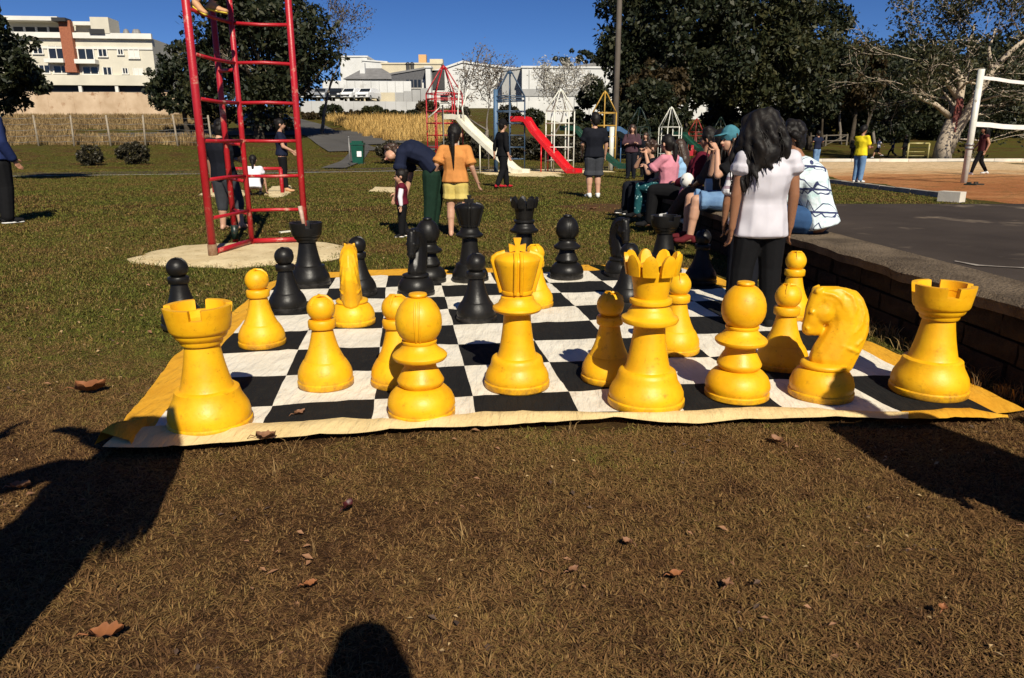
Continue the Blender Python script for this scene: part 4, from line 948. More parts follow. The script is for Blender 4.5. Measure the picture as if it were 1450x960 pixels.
def bare_tree(label,x,y,z,h0,r0,maxl,seed,bark,leafm,n,size,clump,d0=(0,0,1),spread=.5,kids=(2,3),droop=0.,name='sparse_tree',stems=1,center=False):
    rn=random.Random(seed); nr=np.random.default_rng(seed); t=thing(name,label,'tree',(x,y,z)); mb=MB(); tips=[]
    for s in range(stems):
        grow(mb,Vector((0,0,-.15)),(Vector(d0)+Vector((rn.uniform(-.3,.3)*(stems>1),0,0))).normalized(),h0,r0,0,maxl,rn,tips,droop,spread,kids)
    if center:      # keep the crown over its trunk
        mx=sum(q.x for q,_ in tips)/len(tips); mz_=sum(q.z for q,_ in tips)/len(tips)
        mb.v=[(v[0]-mx*max(0,v[2])/mz_,v[1],v[2]) for v in mb.v]; tips=[(Vector((q.x-mx*q.z/mz_,q.y,q.z)),d) for q,d in tips]
    mb.build('trunk',bark,t,True)
    per=max(1,n//len(tips)); ob('crown',leaf_mesh('crown',leaf_cloud(None,[q for q,_ in tips],[clump]*len(tips),[per]*len(tips),size,nr,1.),leafm),t); return t
def ptree(label,px,y,top_px,bot_px,hw_px,lobes,n,size,m,seed,base=None,**k):
    """a dense tree measured in the photo: crown between two rows, half width in pixels"""
    s=y*cpt/FPX; a=D(px,top_px,y); b=D(px,bot_px,y); z=T(a.x,y) if base is None else base
    return dense_tree(label,a.x,y,z,(0,(a.z+b.z)/2-z,hw_px*s,hw_px*s*.8,(a.z-b.z)/2),lobes,n,size,m,seed,**k)
ptree('dark leafy tree cut off by the left edge, in front of the apartment block',-22,22,5,152,66,60,9000,.17,LDARK,1,trunk=.15,lean=-3.2)
ptree('round dark tree at the right end of the apartment block',252,62,62,168,44,60,8000,.36,LDARK,2)
ptree('large dark tree rising behind the red climbing frame',362,56,-35,172,96,130,20000,.38,LDARK,3,trunk=.35,stems=3)
ptree('small dark tree low behind the red climbing frame',300,60,60,178,50,50,5000,.30,LMID,33,trunk=.2)
bare_tree('sparse grey tree with a white trunk and few brown leaves, right of the climbing frame',D(422,205,57).x,57,T(-17,57),3.0,.22,6,5,PALEB,LPALE,1500,.18,.5,d0=(.25,0,1),spread=.48,kids=(2,3))
bare_tree('thin bare tree with a few rusty leaves behind the sparse grey tree',D(455,200,62).x,62,T(-16,62),3.6,.16,6,8,GREYB,LBRN,2600,.17,.5,d0=(.2,0,1),spread=.42)
bare_tree('bare grey twiggy tree between the red and the dark blue tower',D(685,235,42).x,42,0,2.1,.14,6,11,GREYB,LPALE,2600,.10,.40,spread=.5,center=True)
bare_tree('pale blossoming tree in front of the long white hall',D(790,235,46).x,46,0,1.85,.13,6,14,GREYB,LBLOS,3200,.12,.45,spread=.55,center=True)
ptree('round dark treetop on the skyline beyond the curved roof',820,150,71,105,34,40,3500,.5,LDARK,15,base=6)
ptree('dark tree left of the tall lamp pole',845,56,108,232,38,60,9000,.32,LDARK,16)
ptree('dark conifer like tree right of the tall lamp pole',925,52,112,225,48,70,10000,.32,LDARK,17)
for lab,px,y,tp,bp,hw,lo,n,m,sd in (
 ('huge dark tree towering over the playground, right of the lamp pole',962,60,-50,150,108,120,15000,LDARK,20),
 ('tall olive green tree behind the girl in the white top',1085,62,-40,165,85,100,12000,LMID,21),
 ('rusty brown tree low in front of the huge dark tree',925,57,85,165,45,45,3800,LBRN,22),
 ('tall dark tree left of the gap of blue sky on the right',1155,66,-20,180,62,80,9000,LDARK,23),
 ('pointed dark tree below the gap of blue sky on the right',1180,78,55,200,50,60,7000,LDARK,24),
 ('rusty brown tree top left of the big pale tree',1222,72,58,150,40,45,4000,LBRN,25),
 ('broad dark tree behind the runners',1255,76,95,205,60,80,9000,LDARK,26),
 ('dark tree right behind the big pale tree',1345,80,75,215,70,90,10000,LDARK,27),
 ('dark tree at the right edge behind the volleyball net',1440,82,70,190,58,80,9000,LDARK,28),
 ('olive tree between the dark trees on the right',1300,92,60,190,60,60,6500,LMID,29),
 ('dark tree in the second row at the right edge',1400,96,60,180,60,60,6500,LDARK,30),
 ('dark shrubby tree behind the small dark green tower',1040,64,130,222,40,50,5000,LDARK,31)):
    ptree(lab,px,y,tp,bp,hw,int(lo*1.2),int(n*1.5),.42,m,sd,trunk=.24,stems=2 if hw>55 else 1)
for lab,px,y,tp,bp,hw,m,sd in (('dark tree in the back row behind the rusty brown tree',905,118,50,182,70,LDARK,120),('dark tree in the back row behind the huge dark tree',1010,120,40,186,80,LDARK,121),('dark tree in the back row, left of the gap of blue sky',1110,118,45,186,75,LDARK,122),('dark tree in the back row under the gap of blue sky',1195,115,74,190,70,LDARK,123),('dark tree in the back row behind the broad dark tree',1290,116,44,190,75,LDARK,124),('dark tree in the back row behind the big pale tree',1375,118,60,188,75,LDARK,125),('dark tree in the back row at the right edge',1455,116,48,188,70,LDARK,126)):
    ptree(lab,px,y,tp,bp,hw,70,7000,.8,m,sd,trunk=.3)
# thin trunks under the dark trees on the right
for i,(px,y) in enumerate(((1165,70),(1190,73),(1216,71),(1238,74),(1262,78))):
    q=D(px,210,y); t=thing('slim_tree',('slim trunk under the dark trees, %s'%['left of the seated patterned shirt group','just right of the man in the navy shirt','left of the boy in the yellow shirt','right behind the boy in the yellow shirt','behind the runners'][i]),'tree',(q.x,y,T(q.x,y)),0,'slim trunks under the dark trees')
    r=random.Random(60+i); mb=MB(); tips=[]; grow(mb,Vector((0,0,-.2)),Vector((r.uniform(-.25,.25),0,1)),3.2,.17,0,3,r,tips,spread=.4); mb.build('trunk',GREYB if i%2 else BARK,t,True)
    nr=np.random.default_rng(70+i); ob('crown',leaf_mesh('crown',leaf_cloud(None,[a for a,_ in tips],[.9]*len(tips),[45]*len(tips),.3,nr),LDARK),t)
# big pale-barked tree
q=Vector((28.6,50.3,0)); t=thing('pale_barked_tree','big tree with pale peeling bark, forked trunk and airy crown behind the sand court','tree',tuple(q)); mb=MB(); tips=[]; rn=random.Random(91); s=50.3*cpt/FPX
def LP(px,py,dy=0): a=D(px,py,50.3+dy); return a-q
paths=[([LP(1333,228),LP(1336,205),LP(1345,178),LP(1356,150,.3),LP(1362,120,.5),LP(1352,92,.6),LP(1340,70,.4)],[.62,.50,.40,.30,.24,.18,.12]),
 ([LP(1340,215),LP(1352,188),LP(1370,160,-.5),LP(1388,128,-.8),LP(1405,100,-1),LP(1432,72,-1.2),LP(1458,50,-1.4)],[.45,.38,.30,.25,.20,.15,.1]),
 ([LP(1358,140,.3),LP(1338,112,.2),LP(1318,100,0),LP(1306,82,-.2)],[.22,.17,.12,.08]),
 ([LP(1345,165),LP(1325,148,-1),LP(1305,140,-1.5),LP(1290,126,-2)],[.20,.15,.11,.07]),
 ([LP(1360,125,.5),LP(1374,95,1),LP(1372,65,1.2),LP(1380,35,1.4)],[.20,.15,.11,.07]),
 ([LP(1352,95,.6),LP(1345,60,1),LP(1330,35,1.2)],[.15,.11,.07]),
 ([LP(1405,100,-1),LP(1400,70,-.5),LP(1410,40,0)],[.15,.10,.06])]
for pts,r in paths:
    mb.tube(pts,r,9 if r[0]>.3 else 7)
    for a,b,ra in list(zip(pts,pts[1:],r[1:]))[1:]:
        for k in range(2): grow(mb,a.lerp(b,rn.random()),Vector((rn.gauss(-.15,.7),rn.gauss(0,.6),rn.uniform(.05,.9))).normalized(),rn.uniform(1.3,2.4),min(.09,ra*.5),1,4,rn,tips,spread=.5)
for k in range(5): mb.tube([LP(1333+rn.uniform(-6,6),226),LP(1322+8*k,230)+Vector((0,-.3,0))],[.3,.12],6)
mb.build('trunk',PALEB,t,True)
nr=np.random.default_rng(5); ob('crown',leaf_mesh('crown',leaf_cloud(None,[a for a,_ in tips],[.65]*len(tips),[19]*len(tips),.22,nr,1.),LMID),t)
cl=LP(1356,160,-.35); bp=thing('red_cloth','faded red cloth hanging in the fork of the big pale tree','cloth',tuple(q+cl)); mb=MB()
for i in range(6):
    for j in range(4): mb.v.append((-.25+.17*j+.05*sin(i*2.),-.05*sin(j*2+i),.9-.42*i))
for i in range(5):
    for j in range(3): mb.f.append((i*4+j,i*4+j+1,(i+1)*4+j+1,(i+1)*4+j))
mb.m=[0]*len(mb.f); mb.build('cloth',M('faded_red',(.16,.03,.02),(.10,.02,.015),scale=3),bp,True)
# clipped round bushes and dark hedges
def bush(label,px,y,tp,hw,n,size,m,seed,name='bush',group=None,base=None,lobes=26):
    s=y*cpt/FPX; a=D(px,tp,y); z=T(a.x,y) if base is None else base; h=a.z-z; nr=np.random.default_rng(seed); t=thing(name,label,'bush',(a.x,y,z),0,group); R=hw*s
    cen=[];rad=[]
    for i in range(lobes):
        d=nr.normal(size=3); d/=np.linalg.norm(d); cen.append((d[0]*R*.68,d[1]*R*.6,h*.52+d[2]*h*.36)); rad.append(min(R,h*.6)*nr.uniform(.28,.42))
    ob('leaves',leaf_mesh('leaves',leaf_cloud(None,cen,rad,[n//lobes]*lobes,size,nr,1.),m),t)
    mb=MB()
    for k in range(6): a2=nr.uniform(0,6.28); mb.tube([(0,0,-.1),(.3*R*cos(a2),.3*R*sin(a2),h*.4),(.65*R*cos(a2),.6*R*sin(a2),h*.75)],[.05,.035,.012],5)
    mb.build('stems',BARK,t,True); return t
bush('clipped round dark bush on the lawn, left one of the pair beyond the path',125,35.5,206,21,3600,.11,LHEDGE,41,'round_bush','clipped round bushes on the lawn')
bush('clipped round dark bush on the lawn, larger right one of the pair beyond the path',187,36.5,203,27,4600,.11,LHEDGE,42,'round_bush','clipped round bushes on the lawn')
bush('dark reddish bush beyond the path, behind the bending person',552,37,200,24,3000,.12,LHEDGE,43,'dark_bush')
nrb=random.Random(12); places=['behind the girl in orange','left under the cream slide','under the middle of the cream slide','behind the man in the black cap','behind the dark blue tower','below the red slide','behind the tall white tower','left of the ochre tower']
for i,px in enumerate((640,662,684,708,732,756,782,820)):
    bush('dark brown bush of the low hedge, '+places[i],px,43+nrb.uniform(-1,1),192+nrb.uniform(-6,5),20,2600,.17,LHEDGE,50+i,'hedge_bush','dark hedge bushes behind the playground')
for i,(px,tp,m,lab) in enumerate(((440,158,LBRN,'rusty bush on the bank below the pale grey wall, at its left end'),(468,148,LDARK,'dark bush on the bank below the sparse tree'),(500,156,LBRN,'rusty brown bush on the bank, left of the yellowish one'),(528,150,LMID,'yellowish green bush standing up on the bank'),(552,156,LDARK,'dark green bush on the bank, right of the yellowish one'),(580,156,LDARK,'dark green bush on the bank, left of the red tower'),(606,142,LBRN,'tall rusty bush on the bank behind the red tower'),(650,150,LHEDGE,'dark bush on the bank right of the red tower'),(720,150,LHEDGE,'dark bush on the bank behind the blue tower'),(755,155,LDARK,'dark bush on the bank right of the blue tower'))):
    bush(lab,px,78,tp,20,2400,.30,m,80+i,'bank_bush')
for i,(px,lab) in enumerate(((950,'behind the smaller white tower'),(985,'behind the brownish red tower'),(1018,'behind the small dark green tower'),(1052,'behind the girl in the white top'))):
    bush('dark shrub at the edge of the far lawn, '+lab,px,60,176,26,2600,.26,LDARK,100+i,'far_shrub','dark shrubs at the edge of the far lawn')
# ================================================================ GRASS (nobody could count it)
def blade_clump(name,n,h,w,spread,bend,m,seed):
    r=random.Random(seed); mb=MB()
    for i in range(n):
        a=r.uniform(0,6.28); d=spread*r.random()**.5; p=Vector((d*cos(a),d*sin(a),-.004)); th=r.uniform(0,6.28); f=Vector((cos(th),sin(th),0)); s=Vector((-f.y,f.x,0)); H=h*r.uniform(.5,1.25); B=bend*r.uniform(.3,1.5); W=w*r.uniform(.6,1.3)
        q=p+Vector((0,0,H*.55))+f*H*B*.45; e=p+Vector((0,0,H*(1-.45*min(1,B))))+f*H*B
        b=len(mb.v); mb.v += [tuple(p-s*W),tuple(p+s*W),tuple(q+s*W*.8),tuple(q-s*W*.8),tuple(e)]; mb.f += [(b,b+1,b+2,b+3),(b+3,b+2,b+4)]; mb.m += [0,0]
    o=bpy.data.objects.new(name,mb.mesh(name,m)); return o
def grassmat(name,stops,near=True):
    m,t,b=nodemat(name); oi=N(t,'ShaderNodeObjectInfo'); pos=N(t,'ShaderNodeNewGeometry').outputs['Position']
    n1=noise_of(t,pos,.55,5,.65); n2=noise_of(t,pos,5,4,.7); ri=N(t,'ShaderNodeNewGeometry').outputs['Random Per Island']
    sx=N(t,'ShaderNodeSeparateXYZ'); t.links.new(pos,sx.inputs[0]); mr=N(t,'ShaderNodeMapRange'); mr.inputs[1].default_value=2.2; mr.inputs[2].default_value=4.4; mr.inputs[3].default_value=-.17; mr.inputs[4].default_value=.13; t.links.new(sx.outputs[1],mr.inputs[0])
    def mth(op,a,b_):
        n=N(t,'ShaderNodeMath',operation=op)
        for i,x in enumerate((a,b_)):
            if isinstance(x,float): n.inputs[i].default_value=x
            else: t.links.new(x,n.inputs[i])
        return n.outputs[0]
    v=mth('ADD',mth('MULTIPLY',n1.outputs['Fac'],.8),mth('MULTIPLY',n2.outputs['Fac'],.35)); v=mth('ADD',v,mth('MULTIPLY',oi.outputs['Random'],.34)); v=mth('SUBTRACT',v,.24)
    if near: v=mth('ADD',v,mr.outputs[0])
    c=ramp(t,v,stops).outputs[0]; k=ramp(t,ri,[(0,(.45,.45,.45)),(1,(1.5,1.5,1.45))]).outputs[0]; c=mixc(t,1.,c,k,'MULTIPLY')
    t.links.new(c,b.inputs['Base Color']); b.inputs['Roughness'].default_value=.7; b.inputs['Specular IOR Level'].default_value=.15; return m
GM1=grassmat('lawn_blades',[(.16,(.050,.024,.011)),(.30,(.125,.064,.025)),(.42,(.165,.095,.035)),(.54,(.135,.088,.026)),(.66,(.106,.100,.018)),(.85,(.080,.094,.014))])
GM2=grassmat('straw_blades',[(.2,(.13,.072,.03)),(.5,(.21,.135,.055)),(.8,(.27,.19,.08))])
GM3=grassmat('bank_straw',[(.2,(.26,.15,.05)),(.5,(.44,.28,.09)),(.8,(.56,.38,.14))],False)
GM4=grassmat('bank_dull_straw',[(.2,(.13,.08,.035)),(.5,(.24,.16,.075)),(.8,(.30,.22,.10))],False)
def scatter(name,cells,size,zf,clumps,dens,smin,smax,seed,label=None):
    """one 'stuff' object whose geometry nodes spread the clumps over a patch of ground"""
    mb=MB(); h=size/2
    for x,y in cells:
        b=len(mb.v); mb.v += [(x-h,y-h,zf(x-h,y-h)),(x+h,y-h,zf(x+h,y-h)),(x+h,y+h,zf(x+h,y+h)),(x-h,y+h,zf(x-h,y+h))]; mb.f.append((b,b+1,b+2,b+3)); mb.m.append(0)
    o=mb.build(name,clumps[0].data.materials[0]); tag(o,kind='stuff')
    ng=bpy.data.node_groups.new(name,'GeometryNodeTree'); ng.interface.new_socket('Geometry',in_out='INPUT',socket_type='NodeSocketGeometry'); ng.interface.new_socket('Geometry',in_out='OUTPUT',socket_type='NodeSocketGeometry')
    i=ng.nodes.new('NodeGroupInput'); u=ng.nodes.new('NodeGroupOutput'); L=ng.links; jn=ng.nodes.new('GeometryNodeJoinGeometry')
    for k,(c,fr_) in enumerate(zip(clumps,dens)):
        dp=ng.nodes.new('GeometryNodeDistributePointsOnFaces'); dp.inputs['Density'].default_value=fr_; dp.inputs['Seed'].default_value=seed+k
        oi=ng.nodes.new('GeometryNodeObjectInfo'); oi.inputs[0].default_value=c
        ip=ng.nodes.new('GeometryNodeInstanceOnPoints'); rv=ng.nodes.new('FunctionNodeRandomValue'); rv.data_type='FLOAT_VECTOR'; rv.inputs[0].default_value=(-.12,-.12,0); rv.inputs[1].default_value=(.12,.12,6.283)
        rs=ng.nodes.new('FunctionNodeRandomValue'); rs.data_type='FLOAT'; rs.inputs[2].default_value=smin; rs.inputs[3].default_value=smax
        L.new(i.outputs[0],dp.inputs[0]); L.new(dp.outputs['Points'],ip.inputs['Points']); L.new(oi.outputs['Geometry'],ip.inputs['Instance']); L.new(rv.outputs[0],ip.inputs['Rotation']); L.new(rs.outputs[1],ip.inputs['Scale']); L.new(ip.outputs[0],jn.inputs[0])
    L.new(jn.outputs[0],u.inputs[0]); md=o.modifiers.new('grass','NODES'); md.node_group=ng; return o
MAT_OUT=[tuple(G(a,b)) for a,b in ((137,640),(180,612),(232,540),(300,480),(360,432),(428,387),(1010,377),(1150,430),(1290,510),(1425,597),(1000,603),(600,612),(400,628))]
MAT_IN=[tuple(Vector(p[:2]).lerp(Vector((.25,4.4)),.012)) for p in MAT_OUT]
def free(x,y,pad=True):
    if inpoly(MAT_OUT,x,y): return False
    if x> (wa+wd*((y-wa.y)/wd.y)).x-.01 and y<11.25: return False
    return not any(inpoly([(p.x,p.y) for p in s],x,y) for s in SPOLY)
def cells(x0,x1,y0,y1,st,vis=.12):
    o=[]
    for y in np.arange(y0+st/2,y1,st):
        for x in np.arange(x0+st/2,x1,st):
            if abs(x)<(y+.35)*.72+vis and free(x,y): o.append((float(x),float(y)))
    return o
C1=blade_clump('lawn_clump',20,.017,.0015,.055,1.7,GM1,1); C1b=blade_clump('lawn_clump',20,.014,.0016,.055,2.2,GM1,2); C1c=blade_clump('straw_clump',6,.016,.0011,.05,2.6,GM2,3); C1d=blade_clump('straw_tuft',12,.060,.0013,.02,.6,GM2,4)
C2=blade_clump('lawn_clump',24,.026,.0026,.10,1.5,GM1,5); C2b=blade_clump('straw_clump',7,.026,.0022,.10,1.8,GM2,6); C3=blade_clump('lawn_clump',30,.036,.005,.26,1.5,GM1,7)
C4=blade_clump('bank_clump',26,.85,.016,.35,.45,GM3,8); C5=blade_clump('bank_clump',26,.45,.02,.45,.7,GM4,9)
scatter('lawn_grass',[c for c in cells(-5,3.,1.0,5.6,.06) if random.Random(int(c[0]*977+c[1]*7919)).random()<1-smooth(3.6,5.6,c[1])],.06,lambda x,y:zground(x,y)+.002,[C1,C1b,C1c,C1d],[950,850,420,2.5],.7,1.3,11)
scatter('lawn_grass',[c for c in cells(-8.6,3.2,3.3,12.5,.12) if random.Random(int(c[0]*977+c[1]*7919)).random()<smooth(3.2,5.4,c[1])*(1-smooth(9.5,12.5,c[1]))],.12,lambda x,y:zground(x,y)+.002,[C2,C2b],[260,60],.7,1.3,12)
scatter('lawn_grass',[c for c in cells(-24,14,9.,33,.5,1.) if not (c[0]>9 and c[1]>12)],.5,lambda x,y:zground(x,y)+.002,[C3],[44],.7,1.25,13)
sideW=[]
for y in np.arange(2.6,6.5,.06):      # weeds between the mat and the wall
    xw=(wa+wd*((y-wa.y)/wd.y)).x
    sideW += [(xw-.04,float(y)),(xw-.10,float(y))]
scatter('lawn_grass',[c for c in cells(-30,16,33.6,51,.8,2.) if not (c[0]>9)],.8,lambda x,y:T(x,y)+.0,[C3],[9],.9,1.6,16)
def litter(name,L,m,seed):
    r=random.Random(seed); mb=MB()
    for i in range(5):
        a=r.uniform(0,6.28); p=Vector((r.uniform(-.12,.12),r.uniform(-.12,.12),.014)); f=Vector((cos(a),sin(a),r.uniform(-.3,.4))); s=Vector((-sin(a),cos(a),r.uniform(-.4,.4))); l=L*r.uniform(.4,1.2); b=len(mb.v)
        mb.v += [tuple(p-f*l/2),tuple(p+s*l*.25+Vector((0,0,.004))),tuple(p+f*l/2),tuple(p-s*l*.28+Vector((0,0,.003)))]; mb.f += [(b,b+1,b+2,b+3)]; mb.m.append(0)
    return bpy.data.objects.new(name,mb.mesh(name,m))
LT=[litter('leaf_litter',.035,M('litter_brown',(.20,.09,.04),(.30,.16,.08),scale=9,rough=.8),1),litter('leaf_litter',.03,M('litter_straw',(.34,.22,.10),(.42,.30,.15),scale=9,rough=.8),2),litter('leaf_litter',.03,M('litter_dark',(.05,.03,.018),(.09,.05,.03),scale=9,rough=.8),3)]
scatter('leaf_litter',cells(-3.6,3.,1.0,4.2,.12),.12,lambda x,y:zground(x,y)+.004,LT,[2.5,5,3],.4,1.,23)
scatter('leaf_litter',cells(-8.6,3.2,4.2,10.5,.24),.24,lambda x,y:zground(x,y)+.004,LT[:2],[1.2,1.2],.6,1.4,24)
scatter('sand_tufts',[(float(x),float(y)) for x in np.arange(-4.2,-1.4,.2) for y in np.arange(6.7,8.8,.2) if .55<((x+2.82)/1.2)**2+((y-7.75)/.98)**2<1.15],.2,lambda x,y:T(x,y)+.012,[C2,C1d],[9,14],.6,1.3,29)
scatter('wall_weeds',[c for c in sideW if not inpoly(MAT_OUT,*c)],.06,lambda x,y:.0,[C1d],[260],.8,1.8,19)
bank=[]
for y in np.arange(55,77,1.):
    for x in np.arange(-24,-1,1.):
        pxx=725+FPX*x/(y*cpt)
        if 428<pxx<632 and T(x,y)>.4 and not (x<-8.0-(y-46)*.42+2.4 and x>-40): bank.append((float(x),float(y)))
scatter('tall_dry_grass',bank,1.,lambda x,y:T(x,y)-.02,[C4],[7],.6,1.15,14)
lb_=[(float(x),float(y)) for y in np.arange(52,83,1.5) for x in np.arange(-62,-20,1.5) if 725+FPX*x/(y*cpt)<300 and not (abs(y-62)<4 and x>-37)]
scatter('dry_bank_grass',lb_,1.5,lambda x,y:T(x,y)-.02,[C5],[4.5],.6,1.2,15)
# ---- fallen leaves that lie apart
LEAFB=M('dead_leaf',(.17,.075,.035),(.26,.13,.065),scale=20,rough=.7,bump=.3,bscale=60); LEAFR=M('dark_red_leaf',(.05,.008,.009),(.08,.012,.012),scale=20,rough=.5); LEAFO=M('orange_leaf',(.26,.095,.030),(.18,.065,.022),scale=20,rough=.7)
def leaf(label,px,py,L,m,rz,curl,lobes=0,z=.02):
    p=G(px,py,max(.008,z-.012)); t=thing('fallen_leaf',label,'leaf',tuple(p),rz,'dead leaves lying about'); mb=MB(); n=10; r=random.Random(px)
    for i in range(n+1):
        s=i/n; w=L*.36*sin(pi*min(1,s*1.02+.01))**.8*(1+(.35*cos(s*lobes*6.28) if lobes else 0))
        for j in (-1,0,1): mb.v.append((L*(s-.5)+(.06*L*abs(j) if lobes else 0),w*j,curl*L*(abs(j)*.8+(s-.5)**2*1.6)+r.uniform(-.003,.003)))
    for i in range(n):
        for j in range(2): mb.f.append((i*3+j,(i+1)*3+j,(i+1)*3+j+1,i*3+j+1))
    mb.m=[0]*len(mb.f); mb.build('blade',m,t,True); MB().tube([(-L*.5,0,curl*L*.4),(-L*.75,.02*L,curl*L*.5+.004),(-L*.95,.10*L,.0)],[.0022,.0018,.0014],5).build('stalk',m,t,True)
for a in (('curled brown leaf on the grass left of the mat',128,553,.13,LEAFO,.3,.35,2,.02),('broad orange leaf at the bottom left corner of the lawn',150,899,.075,LEAFO,.25,.25,3,.025),('dark red leaf standing in the foreground grass',493,718,.045,LEAFR,1.2,.4,0,.03),
 ('small brown leaf lying on the cream front border of the mat',376,621,.075,LEAFB,.1,.35,2,.045),('pink brown leaf on the black square by the front border',424,586,.05,LEAFB,.8,.3,2,.028),('pale leaf on the grass in front of the right yellow bishop',1100,625,.06,LEAFB,2.1,.3,0,.02),
 ('orange brown leaf on the grass at the right of the foreground',958,815,.04,LEAFO,.2,.3,0,.028),('tan leaf beside the orange brown one, farther right',1030,828,.035,LEAFB,1.,.3,2,.028),('dark leaf in the grass below the yellow king',888,768,.035,LEAFB,2.4,.3,0,.025),
 ('tan leaf below the yellow king, centre of the foreground',812,808,.035,LEAFB,.6,.3,0,.026),('small orange leaf left of the photographer shadow',440,828,.035,LEAFO,.4,.3,0,.028),('curled leaf at the lower right foreground',1335,862,.03,LEAFO,.9,.3,0,.03),
 ('brown leaf on the lawn near the bare soil',840,297,.12,LEAFB,.3,.3,0,.02),('pale leaf left of the yellow pawn on the left border of the mat',30,690,.06,LEAFB,.3,.3,0,.02)): leaf(*a)
# ================================================================ PEOPLE
def skinm(n,c): 
    m=M(n,c,tuple(x*.9 for x in c),scale=9,rough=.5,spec=.35); b=m.node_tree.nodes['Principled BSDF']; b.inputs['Subsurface Weight'].default_value=.08; b.inputs['Subsurface Radius'].default_value=(.01,.004,.002); return m
SK1=skinm('tan_skin',(.40,.20,.12)); SK2=skinm('light_skin',(.52,.29,.19)); SK3=skinm('brown_skin',(.27,.125,.065))
EYE=M('eye',(.02,.015,.012),rough=.2); LIP=M('lips',(.30,.10,.08),rough=.5)
def fab(n,c,c2=None,sc=9,rough=.85,b=.3,bs=6): return M(n,c,c2 or tuple(x*.8 for x in c),scale=sc,rough=rough,spec=.15,bump=b,bscale=bs,bdist=.03)
NAVY=fab('navy_cloth',(.010,.014,.034)); DNAVY=fab('black_navy_cloth',(.008,.009,.014)); BLACK=fab('black_cloth',(.007,.007,.008)); DGREY=fab('dark_grey_cloth',(.045,.048,.055)); GREENP=fab('dark_green_cloth',(.010,.030,.018)); ORNG=fab('orange_cloth',(.58,.24,.065)); LYEL=fab('pale_yellow_cloth',(.62,.50,.16),(.50,.38,.10)); WHITE=fab('white_cloth',(.74,.72,.74),(.66,.64,.68),5,.8,.3,6); PINK=fab('pink_cloth',(.62,.24,.30)); MAROON=fab('maroon_cloth',(.11,.008,.02)); BROWN=fab('brown_cloth',(.075,.05,.04)); DENIM=fab('denim',(.035,.085,.19),(.025,.06,.14)); LDENIM=fab('light_denim',(.16,.27,.42),(.10,.18,.32)); YELT=fab('bright_yellow_cloth',(.78,.62,.02)); DKMAR=fab('dark_maroon_cloth',(.06,.014,.016)); PLUM=fab('plum_cloth',(.07,.035,.045)); TEALC=fab('teal_cap_cloth',(.06,.20,.25)); BLUEN=fab('blue_navy_cloth',(.014,.024,.085)); WTOP=fab('lilac_white_cloth',(.50,.48,.52),(.58,.56,.60),5,.8,.8,5.5); WTOP.node_tree.nodes['Bump'].inputs['Distance'].default_value=.12; WTOP.node_tree.nodes['Bump'].inputs['Strength'].default_value=.55; [setattr(n.inputs['Detail'],'default_value',.6) for n in WTOP.node_tree.nodes if n.type=='TEX_NOISE' and abs(n.inputs['Scale'].default_value-5.5)<.01]; LBLUE=fab('pale_blue_cloth',(.30,.50,.72)); REDSH=fab('red_shoe',(.45,.02,.03)); WSH=fab('white_shoe',(.72,.71,.68),b=.1); BKSH=fab('black_shoe',(.012,.012,.013),b=.1); PKSH=fab('pink_shoe',(.60,.16,.20),(.75,.55,.55),18,b=.1); MRSH=fab('maroon_boot',(.10,.012,.016),b=.1); SOLE=M('white_sole',(.75,.74,.70)); YSOLE=M('yellow_sole',(.70,.55,.05)); SANDM=M('sandal_leather',(.50,.27,.13))
HBLK=M('black_hair',(.006,.005,.0045),(.013,.010,.008),scale=30,rough=.55,spec=.22,bump=.35,bscale=50,bdist=.01); HBRN=M('brown_hair',(.030,.016,.009),(.055,.030,.016),scale=30,rough=.45,bump=.6,bscale=50,bdist=.01)
